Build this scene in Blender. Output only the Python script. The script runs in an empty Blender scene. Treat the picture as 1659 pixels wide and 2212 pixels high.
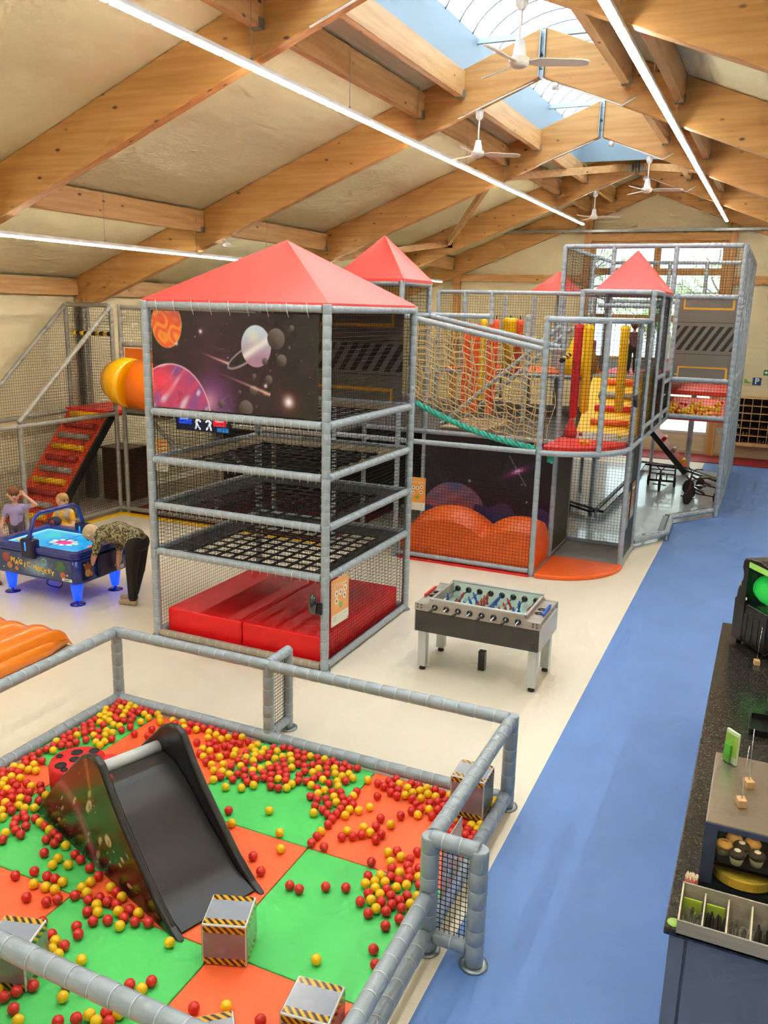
import bpy, bmesh, math, random
import numpy as np
from mathutils import Vector, Matrix
random.seed(7)
SC = bpy.context.scene
COL = SC.collection
PI = math.pi

# ------------------------------------------------------------------ camera, world, light, exposure
cam = bpy.data.cameras.new('camera'); cam_ob = bpy.data.objects.new('camera', cam); COL.objects.link(cam_ob)
cam.sensor_fit = 'VERTICAL'; cam.sensor_height = 36.0; cam.lens = 36.0 * 1835.3 / 2212.0
cam.clip_start = 0.05; cam.clip_end = 300
_p, _yw, _r = -0.23524, -0.42211, 0.024459
_f = Vector((math.sin(_yw)*math.cos(_p), math.cos(_yw)*math.cos(_p), math.sin(_p)))
_rt = _f.cross(Vector((0, 0, 1))).normalized(); _up = _rt.cross(_f)
_rt2 = math.cos(_r)*_rt + math.sin(_r)*_up; _up2 = -math.sin(_r)*_rt + math.cos(_r)*_up
cam_ob.matrix_world = Matrix(((_rt2.x, _up2.x, -_f.x, 0), (_rt2.y, _up2.y, -_f.y, 0), (_rt2.z, _up2.z, -_f.z, 4.15), (0, 0, 0, 1)))
SC.camera = cam_ob

SC.view_settings.view_transform = 'Standard'; SC.view_settings.look = 'None'
SC.view_settings.gamma = 1.0; SC.view_settings.use_curve_mapping = False
SC.view_settings.exposure = 0.74
SC.cycles.use_denoising = True
try: SC.cycles.denoiser = 'OPENIMAGEDENOISE'; SC.cycles.denoising_prefilter = 'FAST'
except Exception: pass
SC.cycles.use_adaptive_sampling = True; SC.cycles.adaptive_threshold = 0.09; SC.cycles.adaptive_min_samples = 16
SC.cycles.max_bounces = 6; SC.cycles.diffuse_bounces = 3; SC.cycles.glossy_bounces = 2
SC.cycles.transmission_bounces = 3; SC.cycles.transparent_max_bounces = 12
SC.cycles.caustics_reflective = False; SC.cycles.caustics_refractive = False
SC.cycles.sample_clamp_indirect = 6.0

world = bpy.data.worlds.new('world'); SC.world = world; world.use_nodes = True
_bg = world.node_tree.nodes['Background']
_bg.inputs[0].default_value = (0.80, 0.91, 1.0, 1); _bg.inputs[1].default_value = 2.6
LED_STRENGTH = 46.0
LED_COLOR = (1.0, 0.935, 0.81)

# daylight portals at the roof light and the gable window (they guide the sky's light, they give none)
def portal(loc, rot, sx, sy):
    l = bpy.data.lights.new('daylight_portal', 'AREA'); l.shape = 'RECTANGLE'; l.size = sx; l.size_y = sy
    l.cycles.is_portal = True
    o = bpy.data.objects.new('daylight_portal', l); COL.objects.link(o); o.location = loc; o.rotation_euler = rot
portal((-3.75, 10.0, 9.25), (0, 0, 0), 2.8, 29)
portal((-3.6, 27.95, 4.55), (PI/2, 0, 0), 4.1, 3.7)

# ------------------------------------------------------------------ helpers
def lin(h):
    if isinstance(h, (tuple, list)): return tuple(h[:3])
    h = h.lstrip('#'); c = [int(h[i:i+2], 16)/255 for i in (0, 2, 4)]
    return tuple(x/12.92 if x <= 0.04045 else ((x+0.055)/1.055)**2.4 for x in c)

MATS = {}
def mat(name, col='#808080', rough=0.5, metal=0.0, var=None, bump=None, coat=0.0, spec=0.5, emit=None, alpha=1.0, trans=0.0, sheen=0.0, coord='Object', vcol=False):
    """principled material; var=(scale, amount[, stretch]) colour mottling, bump=(scale, strength[, stretch])"""
    if name in MATS: return MATS[name]
    m = bpy.data.materials.new(name); m.use_nodes = True; MATS[name] = m
    nt = m.node_tree; b = nt.nodes['Principled BSDF']; N = nt.nodes.new; L = nt.links.new
    c = lin(col)
    b.inputs['Base Color'].default_value = (*c, 1); b.inputs['Roughness'].default_value = rough
    b.inputs['Metallic'].default_value = metal; b.inputs['Specular IOR Level'].default_value = spec
    b.inputs['Coat Weight'].default_value = coat; b.inputs['Alpha'].default_value = alpha
    b.inputs['Transmission Weight'].default_value = trans
    if emit:
        b.inputs['Emission Color'].default_value = (*lin(emit[0]), 1); b.inputs['Emission Strength'].default_value = emit[1]
    tc = None
    def coords(stretch):
        nonlocal tc
        if tc is None: tc = N('ShaderNodeTexCoord')
        mp = N('ShaderNodeMapping'); L(tc.outputs[coord], mp.inputs[0])
        mp.inputs['Scale'].default_value = stretch or (1, 1, 1)
        return mp.outputs[0]
    if vcol:
        a = N('ShaderNodeVertexColor'); a.layer_name = 'print'; L(a.outputs[0], b.inputs['Base Color'])
        if emit: L(a.outputs[0], b.inputs['Emission Color']); m.cycles.emission_sampling = 'NONE'
    if var:
        n = N('ShaderNodeTexNoise'); n.inputs['Scale'].default_value = var[0]; n.inputs['Detail'].default_value = 5
        L(coords(var[2] if len(var) > 2 else None), n.inputs['Vector'])
        r = N('ShaderNodeValToRGB'); L(n.outputs[0], r.inputs[0])
        k = var[1]
        r.color_ramp.elements[0].position = 0.3; r.color_ramp.elements[1].position = 0.7
        r.color_ramp.elements[0].color = (*[x*(1-k) for x in c], 1); r.color_ramp.elements[1].color = (*[min(1, x*(1+k)) for x in c], 1)
        L(r.outputs[0], b.inputs['Base Color'])
    if bump:
        n = N('ShaderNodeTexNoise'); n.inputs['Scale'].default_value = bump[0]; n.inputs['Detail'].default_value = 3
        L(coords(bump[2] if len(bump) > 2 else None), n.inputs['Vector'])
        bp = N('ShaderNodeBump'); bp.inputs['Strength'].default_value = bump[1]; bp.inputs['Distance'].default_value = 0.02
        L(n.outputs[0], bp.inputs['Height']); L(bp.outputs[0], b.inputs['Normal'])
    return m

def ribbed(name, col, axis, pitch, depth=0.3, rough=0.55, var=0.04):
    """sheet panel with fine parallel ribs"""
    m = mat(name, col, rough, var=(1.5, var)); nt = m.node_tree; N = nt.nodes.new; L = nt.links.new
    tc = N('ShaderNodeTexCoord'); w = N('ShaderNodeTexWave'); w.bands_direction = axis; w.inputs['Scale'].default_value = PI*2/pitch/20*1.0
    L(tc.outputs['Object'], w.inputs[0]); w.inputs['Distortion'].default_value = 0
    bp = N('ShaderNodeBump'); bp.inputs['Strength'].default_value = depth; bp.inputs['Distance'].default_value = 0.01
    L(w.outputs[1], bp.inputs['Height']); L(bp.outputs[0], nt.nodes['Principled BSDF'].inputs['Normal'])
    return m

def wood(name, c1, c2, axis=0, knots=True, rough=0.5):
    """glued timber: long grain along an axis, lamella lines, scattered dark knots"""
    if name in MATS: return MATS[name]
    m = bpy.data.materials.new(name); m.use_nodes = True; MATS[name] = m
    nt = m.node_tree; b = nt.nodes['Principled BSDF']; N = nt.nodes.new; L = nt.links.new
    b.inputs['Roughness'].default_value = rough
    tc = N('ShaderNodeTexCoord'); mp = N('ShaderNodeMapping'); L(tc.outputs['Object'], mp.inputs[0])
    s = [9, 9, 9]; s[axis] = 0.5; mp.inputs['Scale'].default_value = s
    n = N('ShaderNodeTexNoise'); n.inputs['Scale'].default_value = 1.6; n.inputs['Detail'].default_value = 6; L(mp.outputs[0], n.inputs['Vector'])
    r = N('ShaderNodeValToRGB'); r.color_ramp.elements[0].position = 0.33; r.color_ramp.elements[1].position = 0.68
    r.color_ramp.elements[0].color = (*lin(c1), 1); r.color_ramp.elements[1].color = (*lin(c2), 1); L(n.outputs[0], r.inputs[0])
    out = r.outputs[0]
    if knots:
        mp2 = N('ShaderNodeMapping'); L(tc.outputs['Object'], mp2.inputs[0]); s2 = [4.6, 4.6, 4.6]; s2[axis] = 2.2; mp2.inputs['Scale'].default_value = s2
        v = N('ShaderNodeTexVoronoi'); v.inputs['Scale'].default_value = 1.0; L(mp2.outputs[0], v.inputs['Vector'])
        k = N('ShaderNodeValToRGB'); k.color_ramp.elements[0].position = 0.05; k.color_ramp.elements[1].position = 0.12
        k.color_ramp.elements[0].color = (1, 1, 1, 1); k.color_ramp.elements[1].color = (0, 0, 0, 1); L(v.outputs[0], k.inputs[0])
        mx = N('ShaderNodeMix'); mx.data_type = 'RGBA'; L(k.outputs[0], mx.inputs[0]); L(out, mx.inputs[6])
        mx.inputs[7].default_value = (0.11, 0.045, 0.02, 1); out = mx.outputs[2]
    L(out, b.inputs['Base Color'])
    return m

class MB:
    """collects shapes into one mesh; every face carries the current material slot"""
    def __init__(s): s.v = []; s.f = []; s.m = []; s.cur = 0; s.sm = []
    def add(s, vs, fs, smooth=False):
        o = len(s.v); s.v += [tuple(v) for v in vs]
        for f in fs: s.f.append(tuple(i+o for i in f)); s.m.append(s.cur); s.sm.append(smooth)
        return s
    def slot(s, i): s.cur = i; return s
    def box(s, x0, x1, y0, y1, z0, z1, mtx=None):
        vs = [Vector((x, y, z)) for z in (z0, z1) for y in (y0, y1) for x in (x0, x1)]
        if mtx is not None: vs = [mtx @ v for v in vs]
        return s.add(vs, [(0, 2, 3, 1), (4, 5, 7, 6), (0, 1, 5, 4), (2, 6, 7, 3), (0, 4, 6, 2), (1, 3, 7, 5)])
    def bar(s, p, q, w, h, up=(0, 0, 1)):
        """rectangular bar from p to q, w across, h along up"""
        p = Vector(p); q = Vector(q); d = (q-p).normalized(); u = Vector(up); a = d.cross(u)
        if a.length < 1e-4: a = d.cross(Vector((1, 0, 0)))
        a.normalize(); u = a.cross(d)
        vs = [b + a*sx*w/2 + u*sz*h/2 for b in (p, q) for sx, sz in ((-1, -1), (1, -1), (1, 1), (-1, 1))]
        return s.add(vs, [(0, 1, 2, 3), (7, 6, 5, 4), (0, 4, 5, 1), (1, 5, 6, 2), (2, 6, 7, 3), (3, 7, 4, 0)])
    def path(s, pts, r, n=8, closed=False, caps=True, smooth=True):
        """tube along points; r a number or one per point"""
        P = [Vector(p) for p in pts]; k = len(P); R = r if isinstance(r, (list, tuple)) else [r]*k
        ring0 = len(s.v); vs = []; ref = None
        for i in range(k):
            a = P[i-1] if (i or closed) else P[i]; b = P[(i+1) % k] if (i < k-1 or closed) else P[i]
            d = (b-a)
            if d.length < 1e-9: d = Vector((0, 0, 1))
            d.normalize()
            if ref is None:
                ref = d.cross(Vector((0, 0, 1)))
                if ref.length < 0.05: ref = d.cross(Vector((0, 1, 0)))
            ref = (ref - d*ref.dot(d))
            if ref.length < 1e-6: ref = d.orthogonal()
            ref.normalize(); e = d.cross(ref)
            for j in range(n):
                t = 2*PI*j/n; vs.append(P[i] + (ref*math.cos(t)+e*math.sin(t))*R[i])
        fs = []
        for i in range(k if closed else k-1):
            i2 = (i+1) % k
            for j in range(n):
                j2 = (j+1) % n; fs.append((i*n+j, i*n+j2, i2*n+j2, i2*n+j))
        s.add(vs, fs, smooth)
        if caps and not closed:
            o = len(s.v)-len(vs)
            s.f.append(tuple(o+j for j in reversed(range(n)))); s.m.append(s.cur); s.sm.append(False)
            s.f.append(tuple(o+(k-1)*n+j for j in range(n))); s.m.append(s.cur); s.sm.append(False)
        return s
    def lathe(s, prof, c=(0, 0, 0), n=16, axis='Z', smooth=True, mtx=None):
        """revolve (radius, height) pairs"""
        vs = []
        for r, h in prof:
            for j in range(n):
                t = 2*PI*j/n; x, y, z = r*math.cos(t), r*math.sin(t), h
                if axis == 'X': x, y, z = z, x, y
                elif axis == 'Y': x, y, z = x, z, -y
                v = Vector((x, y, z))
                vs.append((mtx @ v if mtx is not None else v) + Vector(c))
        k = len(prof); fs = []
        for i in range(k-1):
            for j in range(n): fs.append((i*n+j, i*n+(j+1) % n, (i+1)*n+(j+1) % n, (i+1)*n+j))
        fs.append(tuple(reversed(range(n)))); fs.append(tuple((k-1)*n+j for j in range(n)))
        return s.add(vs, fs, smooth)
    def ball(s, c, r, n=14, k=9, sc=(1, 1, 1)):
        c = Vector(c); vs = [c+Vector((0, 0, -r*sc[2]))]; fs = []
        for i in range(1, k):
            a = -PI/2+PI*i/k
            for j in range(n):
                t = 2*PI*j/n; vs.append(c+Vector((r*sc[0]*math.cos(a)*math.cos(t), r*sc[1]*math.cos(a)*math.sin(t), r*sc[2]*math.sin(a))))
        vs.append(c+Vector((0, 0, r*sc[2]))); top = len(vs)-1
        for j in range(n): fs.append((0, 1+(j+1) % n, 1+j)); fs.append((top, top-n+j, top-n+(j+1) % n))
        for i in range(k-2):
            for j in range(n): a = 1+i*n; b = a+n; fs.append((a+j, a+(j+1) % n, b+(j+1) % n, b+j))
        return s.add(vs, fs, True)
    def prism(s, poly, f, d0, d1, smooth=False):
        """closed 2D outline extruded between depths; f(a, b, depth) -> point"""
        n = len(poly); vs = [f(a, b, d) for d in (d0, d1) for a, b in poly]
        fs = [(i, (i+1) % n, n+(i+1) % n, n+i) for i in range(n)]
        s.add(vs, fs, smooth); o = len(s.v)-2*n
        s.f.append(tuple(o+i for i in reversed(range(n)))); s.m.append(s.cur); s.sm.append(False)
        s.f.append(tuple(o+n+i for i in range(n))); s.m.append(s.cur); s.sm.append(False)
        return s
    def grid(s, fn, nu, nv, smooth=True):
        vs = [fn(i/nu, j/nv) for j in range(nv+1) for i in range(nu+1)]
        fs = [(j*(nu+1)+i, j*(nu+1)+i+1, (j+1)*(nu+1)+i+1, (j+1)*(nu+1)+i) for j in range(nv) for i in range(nu)]
        return s.add(vs, fs, smooth)
    def mesh(s, name, mats):
        me = bpy.data.meshes.new(name); me.from_pydata(s.v, [], s.f)
        for m in (mats if isinstance(mats, (list, tuple)) else [mats]): me.materials.append(m)
        me.polygons.foreach_set('material_index', s.m); me.polygons.foreach_set('use_smooth', s.sm)
        me.update(); return me
    def build(s, name, mats, parent=None, bevel=0, seg=2, fix=True, **props):
        me = s.mesh(name, mats)
        if fix:
            bm = bmesh.new(); bm.from_mesh(me); bmesh.ops.recalc_face_normals(bm, faces=bm.faces); bm.to_mesh(me); bm.free()
        return place(name, me, parent, bevel, seg, **props)

def place(name, me, parent=None, bevel=0, seg=2, **props):
    o = bpy.data.objects.new(name, me); COL.objects.link(o)
    if parent is not None: o.parent = parent
    if bevel:
        b = o.modifiers.new('round', 'BEVEL'); b.width = bevel; b.segments = seg; b.limit_method = 'ANGLE'; b.angle_limit = 0.7
    for k, v in props.items(): o[k] = v
    return o

def empty(name, loc=(0, 0, 0), rz=0, label=None, cat=None, group=None, kind=None):
    o = bpy.data.objects.new(name, None); COL.objects.link(o); o.location = loc; o.rotation_euler = (0, 0, rz)
    o.empty_display_size = 0.1
    return tag(o, label, cat, group, kind)
def tag(o, label=None, cat=None, group=None, kind=None):
    for k, v in (('label', label), ('category', cat), ('group', group), ('kind', kind)):
        if v: o[k] = v
    return o
def struct(o): o['kind'] = 'structure'; return o
def copy_tree(o, parent=None):
    c = o.copy(); COL.objects.link(c); c.parent = parent
    for ch in list(o.children): copy_tree(ch, c)
    return c

def text_mesh(name, body, size, mtx, material, parent=None, depth=0.002, align='CENTER', bold=0.0):
    cu = bpy.data.curves.new(name, 'FONT'); cu.body = body; cu.size = size; cu.extrude = depth; cu.align_x = align; cu.align_y = 'CENTER'
    cu.offset = bold; cu.resolution_u = 3
    t = bpy.data.objects.new(name, cu); COL.objects.link(t)
    dg = bpy.context.evaluated_depsgraph_get(); me = bpy.data.meshes.new_from_object(t.evaluated_get(dg))
    bpy.data.objects.remove(t); me.transform(mtx); me.materials.clear(); me.materials.append(material)
    return place(name, me, parent)
def basis(o, x, y):
    """matrix with local x along x, local y along y, at o"""
    x = Vector(x).normalized(); y = Vector(y).normalized(); z = x.cross(y)
    return Matrix(((x.x, y.x, z.x, o[0]), (x.y, y.y, z.y, o[1]), (x.z, y.z, z.z, o[2]), (0, 0, 0, 1)))

# ---- flat print on a fine grid: fn(U, V) -> rgb arrays (display values), u to the right, v up, both in metres
def print_panel(name, fn, nx, ny, w, h, pos, material, parent=None, **props):
    us = np.linspace(0, w, nx+1); vs = np.linspace(0, h, ny+1); U, V = np.meshgrid(us, vs)
    rgb = np.clip(fn(U, V), 0, 1); rgb = np.where(rgb <= 0.04045, rgb/12.92, ((rgb+0.055)/1.055)**2.4)
    pts = [pos(u, v) for v in vs for u in us]
    fs = [(j*(nx+1)+i, j*(nx+1)+i+1, (j+1)*(nx+1)+i+1, (j+1)*(nx+1)+i) for j in range(ny) for i in range(nx)]
    me = bpy.data.meshes.new(name); me.from_pydata(pts, [], fs)
    a = me.color_attributes.new('print', 'FLOAT_COLOR', 'POINT')
    flat = np.ones((len(pts), 4), np.float32); flat[:, :3] = rgb.reshape(-1, 3); a.data.foreach_set('color', flat.ravel())
    me.materials.append(material); me.polygons.foreach_set('use_smooth', [True]*len(fs)); me.update()
    return place(name, me, parent, **props)
def rgb(h): h = h.lstrip('#'); return np.array([int(h[i:i+2], 16)/255 for i in (0, 2, 4)])
class Canvas:
    """layers of simple shapes for print_panel"""
    def __init__(s, U, V, base): s.U = U; s.V = V; s.c = np.ones(U.shape+(3,))*rgb(base)
    def mix(s, a, col):
        a = np.clip(a, 0, 1)[..., None]; s.c = s.c*(1-a)+(rgb(col) if isinstance(col, str) else col)*a; return s
    def ell(s, x, y, rx, ry, ang=0):
        dx = s.U-x; dy = s.V-y; ca, sa = math.cos(ang), math.sin(ang)
        return np.sqrt(((dx*ca+dy*sa)/rx)**2+((-dx*sa+dy*ca)/ry)**2)
    def disc(s, x, y, rx, col, ry=None, soft=0.04, a=1.0, ang=0):
        d = s.ell(x, y, rx, ry or rx, ang); return s.mix(a*np.clip((1+soft/2-d)/soft, 0, 1), col)
    def glow(s, x, y, r, col, a=1.0, ry=None, ang=0, p=2.0):
        d = s.ell(x, y, r, ry or r, ang); return s.mix(a*np.exp(-(d*1.6)**p), col)
    def band(s, mask, col): return s.mix(mask.astype(float), col)
    def noise(s, f, seed=0, oct=4):
        out = np.zeros(s.U.shape); amp = 1; rs = np.random.RandomState(seed)
        for o in range(oct):
            for q in range(4):
                an = rs.rand()*6.28; ph = rs.rand()*6.28; k = f*(1.9**o)*(0.7+0.6*rs.rand())
                out += amp*np.sin((s.U*math.cos(an)+s.V*math.sin(an))*k*6.28+ph+1.7*np.sin((s.U*math.sin(an)-s.V*math.cos(an))*k*4+ph*2))
            amp *= 0.55
        return out/6
    def stars(s, n, seed, w, h, r=0.004, a=0.8):
        rs = np.random.RandomState(seed)
        for i in range(n):
            q = r*(0.6+1.4*rs.rand()**3); s.glow(rs.rand()*w, rs.rand()*h, q*1.6, '#ffffff', a*(0.4+0.6*rs.rand()))
        return s

# ---- padded tubes, nets, straps
FOAM_R = 0.048
def foam_mesh(pts, r=FOAM_R, n=10, seg=0.125, seed=0, ties=False):
    """foam sleeve held by ties: bulging sections between tight rings, along a polyline"""
    P = [Vector(p) for p in pts]; L = [0]
    for a, b in zip(P, P[1:]): L.append(L[-1]+(b-a).length)
    tot = L[-1]; k = max(1, round(tot/seg)); rnd = random.Random(seed+int(tot*1000))
    cuts = [0]+[(i+0.35*(rnd.random()-0.5))*tot/k for i in range(1, k)]+[tot]
    def at(t):
        for i in range(len(P)-1):
            if t <= L[i+1]+1e-9: return P[i].lerp(P[i+1], (t-L[i])/max(1e-9, L[i+1]-L[i]))
        return P[-1]
    pts2 = []; rr = []
    for a, b in zip(cuts, cuts[1:]):
        g = min(0.012, (b-a)*0.2); f = 1+0.05*(rnd.random()-0.5)
        for t, q in ((a+0.0005, 0.90), (a+g, 1.0*f), (b-g, 1.01*f), (b-0.0005, 0.90)): pts2.append(at(t)); rr.append(r*q)
    mb = MB().path(pts2, rr, n)
    if ties:
        mb.slot(1)
        for c in cuts[1:-1]: mb.path([at(c-0.004), at(c+0.004)], r*0.975, n, caps=False)
    return mb
def foam(name, pts, parent, material, r=FOAM_R, n=10, seg=0.125):
    return foam_mesh(pts, r, n, seg, len(bpy.data.objects), n > 10).build(name, [material, tie_ring], parent, fix=False)

def net_mesh(p0, pu, pv, cell=0.05, r=0.0022, mb=None, skip=None):
    """square-meshed net spanning the parallelogram p0, p0+pu, p0+pv; thin three-sided cords"""
    mb = mb or MB(); p0 = Vector(p0); pu = Vector(pu); pv = Vector(pv)
    nrm = pu.cross(pv).normalized()
    for A, B in ((pu, pv), (pv, pu)):
        n = max(1, round(B.length/cell)); d = A.normalized(); e = B.normalized()
        off = [e*r*1.15, (e*-0.5+nrm*0.87)*r*1.15, (e*-0.5-nrm*0.87)*r*1.15]
        for i in range(n+1):
            a = p0+B*(i/n); b = a+A
            mb.add([a+o for o in off]+[b+o for o in off], [(0, 1, 4, 3), (1, 2, 5, 4), (2, 0, 3, 5)])
    return mb
def net(name, p0, pu, pv, parent, material, cell=0.05, r=0.0022):
    return net_mesh(p0, pu, pv, cell, r).build(name, material, parent, fix=False)

# ------------------------------------------------------------------ materials
foam_grey = mat('foam_grey_vinyl', '#a2afb8', 0.32, var=(3, 0.06), coat=0.25)
foam_dark = mat('foam_dark_vinyl', '#5b6163', 0.35, var=(3, 0.08), coat=0.2)
foam_pit = mat('foam_pit_vinyl', '#99a6ae', 0.33, var=(4, 0.08), coat=0.25)
net_black = mat('net_cord_black', '#171717', 0.8)
tie_white = mat('cable_tie_white', '#d8dad6', 0.5)
tie_ring = mat('tie_ring_grey', '#c2c9cc', 0.4)
strap_black = mat('webbing_black', '#151311', 0.8, bump=(80, 0.2))
red_pvc = mat('pvc_red', '#e8302a', 0.42, var=(1.5, 0.05), bump=(3, 0.12))
roof_red = mat('roof_cloth_red', '#f2564f', 0.5, var=(1.2, 0.04), bump=(2.5, 0.15))
orange_pvc = mat('pvc_orange', '#ff6a1f', 0.4, var=(1.5, 0.05), bump=(3, 0.1))
yellow_pvc = mat('pvc_yellow', '#ffc400', 0.4, var=(2, 0.04), bump=(3, 0.1))
grey_pvc = mat('pvc_grey', '#a39d92', 0.5, var=(2, 0.06), bump=(4, 0.1))
beige_canvas = mat('canvas_beige', '#9a8c70', 0.8, var=(6, 0.1), bump=(20, 0.2))
black_pvc = mat('pvc_black', '#1a1918', 0.35, var=(2, 0.15), bump=(5, 0.15))
banner_print = mat('banner_print', '#ffffff', 0.45, vcol=True, bump=(3, 0.08))
gloss_print = mat('gloss_print', '#ffffff', 0.18, vcol=True, coat=0.4)
steel = mat('galvanised_steel', '#9aa3a6', 0.4, metal=0.8, var=(12, 0.12))
steel_dark = mat('steel_dark', '#4c5052', 0.5, metal=0.6)
white_paint = mat('white_enamel', '#e6e5e0', 0.35)
black_plastic = mat('black_plastic', '#0d0d0f', 0.28, coat=0.3)
glass_clear = mat('clear_glass', '#f2fbf8', 0.03, trans=1.0, spec=0.5)
chrome = mat('chrome_rod', '#cfd2d4', 0.15, metal=1.0)
glulam_x = wood('glulam_across', '#bb8547', '#cf9f60', axis=0)
glulam_y = wood('glulam_along', '#c08f57', '#d4aa74', axis=1)
glulam_z = wood('glulam_upright', '#b98246', '#cd9c5d', axis=2)
birch = wood('light_birch', '#c99a66', '#dcb583', axis=2, knots=False)

# ------------------------------------------------------------------ the hall
RX = -3.75                     # ridge
XL, XR, YN, YF = -13.3, 5.8, -3.0, 27.6
FR = [4.25, 9.05, 13.85, 18.65, 23.45]
zb = lambda x: 7.63-0.39*abs(x-RX)
zt = lambda x: 8.32-0.39*abs(x-RX)

vinyl_beige = mat('vinyl_beige', '#ebe1cb', 0.42, var=(90, 0.035), bump=(160, 0.02))
vinyl_blue = mat('linoleum_blue', '#6289c8', 0.55, var=(1.2, 0.06))
vinyl_grey = mat('vinyl_grey', '#c3d1d9', 0.25, var=(3, 0.06), coat=0.3)
o = MB().box(XL, -1.53, YN, YF, -0.1, 0).build('floor', vinyl_beige); struct(o)
o = MB().box(-1.53, XR, YN, YF, -0.1, 0).build('floor_blue', vinyl_blue); struct(o)
o = MB().prism([(-3.19, 15.34), (-2.02, 15.34), (-1.97, 15.6), (-1.5, 16.45), (-1.56, 17.85), (-0.8, 18.95), (-0.8, 24.6), (-6.5, 24.6), (-6.5, 17.0), (-3.19, 17.0)], lambda a, b, d: (a, b, d), 0.0005, 0.006).build('floor_grey', vinyl_grey); struct(o)
o = MB().box(-6.0, 3.5, 26.1, YF, 0.0005, 0.02).build('floor_red', mat('mat_dark_red', '#8c1d24', 0.6)); struct(o)

wall_mat = ribbed('wall_panel_cream', '#d9cca4', 'Z', 0.18, 0.35)
dado = mat('wall_dado_cream', '#c9bd9c', 0.5, var=(2, 0.05))
struct(MB().box(XL-0.15, XL, YN, YF, 0, zt(XL)+0.05).build('wall_left', wall_mat))
struct(MB().box(XR, XR+0.15, YN, YF, 0, zt(XR)+0.05).build('wall_right', wall_mat))
# far gable with a tall window opening and a low window opening
W1 = (-5.55, -1.65, 2.75, 6.3); W2 = (-4.6, -1.62, 0.62, 1.95)
def gable(y0, y1, name, openings):
    mb = MB(); f = lambda a, b, d: (a, d, b)
    xs = sorted({XL, XR, RX, *[v for o in openings for v in o[:2]]})
    for a, b in zip(xs, xs[1:]):
        segs = [(0, None)]
        ops = sorted([o for o in openings if o[0] <= a+1e-6 and o[1] >= b-1e-6], key=lambda o: o[2])
        z = 0
        for o_ in ops:
            mb.prism([(a, z), (b, z), (b, o_[2]), (a, o_[2])], f, y0, y1); z = o_[3]
        mb.prism([(a, z), (b, z), (b, zt(b)+0.06), (a, zt(a)+0.06)], f, y0, y1)
    return struct(mb.build(name, wall_mat))
gable(YF, YF+0.15, 'wall_far', [W1, W2])
gable(YN-0.15, YN, 'wall_near', [])

ceil_mat = ribbed('ceiling_panel_cream', '#dcd5ac', 'X', 0.08, 0.25)
SKX0, SKX1, SKY0, SKY1 = -5.0, -2.5, -2.0, 22.6
def slope(xa, xb, ya, yb, name):
    f = lambda x, e: zt(x)+e
    mb = MB(); mb.add([(xa, ya, f(xa, 0)), (xb, ya, f(xb, 0)), (xb, yb, f(xb, 0)), (xa, yb, f(xa, 0)), (xa, ya, f(xa, .12)), (xb, ya, f(xb, .12)), (xb, yb, f(xb, .12)), (xa, yb, f(xa, .12))],
        [(0, 1, 2, 3), (4, 7, 6, 5), (0, 4, 5, 1), (1, 5, 6, 2), (2, 6, 7, 3), (3, 7, 4, 0)])
    return struct(mb.build(name, ceil_mat))
slope(XL-0.15, SKX0-0.045, YN-0.15, YF+0.15, 'ceiling_left'); slope(SKX1+0.045, XR+0.15, YN-0.15, YF+0.15, 'ceiling_right')
slope(SKX0, RX, SKY1, YF+0.15, 'ceiling_ridge_left'); slope(RX, SKX1, SKY1, YF+0.15, 'ceiling_ridge_right')
slope(SKX0, RX, YN-0.15, SKY0, 'ceiling_ridge_left'); slope(RX, SKX1, YN-0.15, SKY0, 'ceiling_ridge_right')

# roof frames: two glulam rafters per frame, steel plates at the ridge
def rafter(y, side, t=0.17, lo=None):
    xe = XL if side < 0 else XR; xr = RX+0.045*side; a = xe-0.0*side
    poly = [(xr, zb(xr)), (xr, zt(xr)-0.005), (xe, zt(xe)-0.005), (xe, zb(xe)+0.22), (xe-side*0.35, zb(xe-side*0.35))]
    b = MB().prism(poly, lambda p, q, d: (p, d, q), y-t/2, y+t/2).build('roof_beam', glulam_x, bevel=0.008, seg=1); struct(b)
    return b
for i, y in enumerate(FR):
    L_ = rafter(y, -1); R_ = rafter(y, 1)
    MB().box(RX-0.045, RX-0.030, y-0.12, y+0.12, 7.62, 8.30).box(RX-0.03, RX+0.03, y-0.03, y+0.03, 7.75, 8.2).build('ridge_plate', steel, L_)
    MB().box(RX+0.030, RX+0.045, y-0.12, y+0.12, 7.62, 8.30).lathe([(0.03, -0.02), (0.03, 0.02)], (RX, y-0.04, 7.95), 10, 'Y').build('ridge_plate', steel, R_)
    # thin cable conduit clipped under each rafter near the ridge
    MB().path([(RX+0.2, y-0.05, zb(RX+0.2)-0.012), (RX+1.25, y-0.1, zb(RX+1.25)-0.012), (RX+1.45, y-0.1, zb(RX+1.45)+0.18)], 0.012, 6).build('conduit', white_paint, R_)
    MB().path([(RX-0.12, y-0.05, zb(RX-0.12)-0.012), (RX-1.3, y-0.1, zb(RX-1.3)-0.012)], 0.012, 6).build('conduit', white_paint, L_)
    MB().lathe([(0.05, -0.10), (0.055, -0.02), (0.03, 0)], (RX+0.22, y-0.03, zb(RX+0.22)), 10).build('detector', white_paint, R_)
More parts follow.
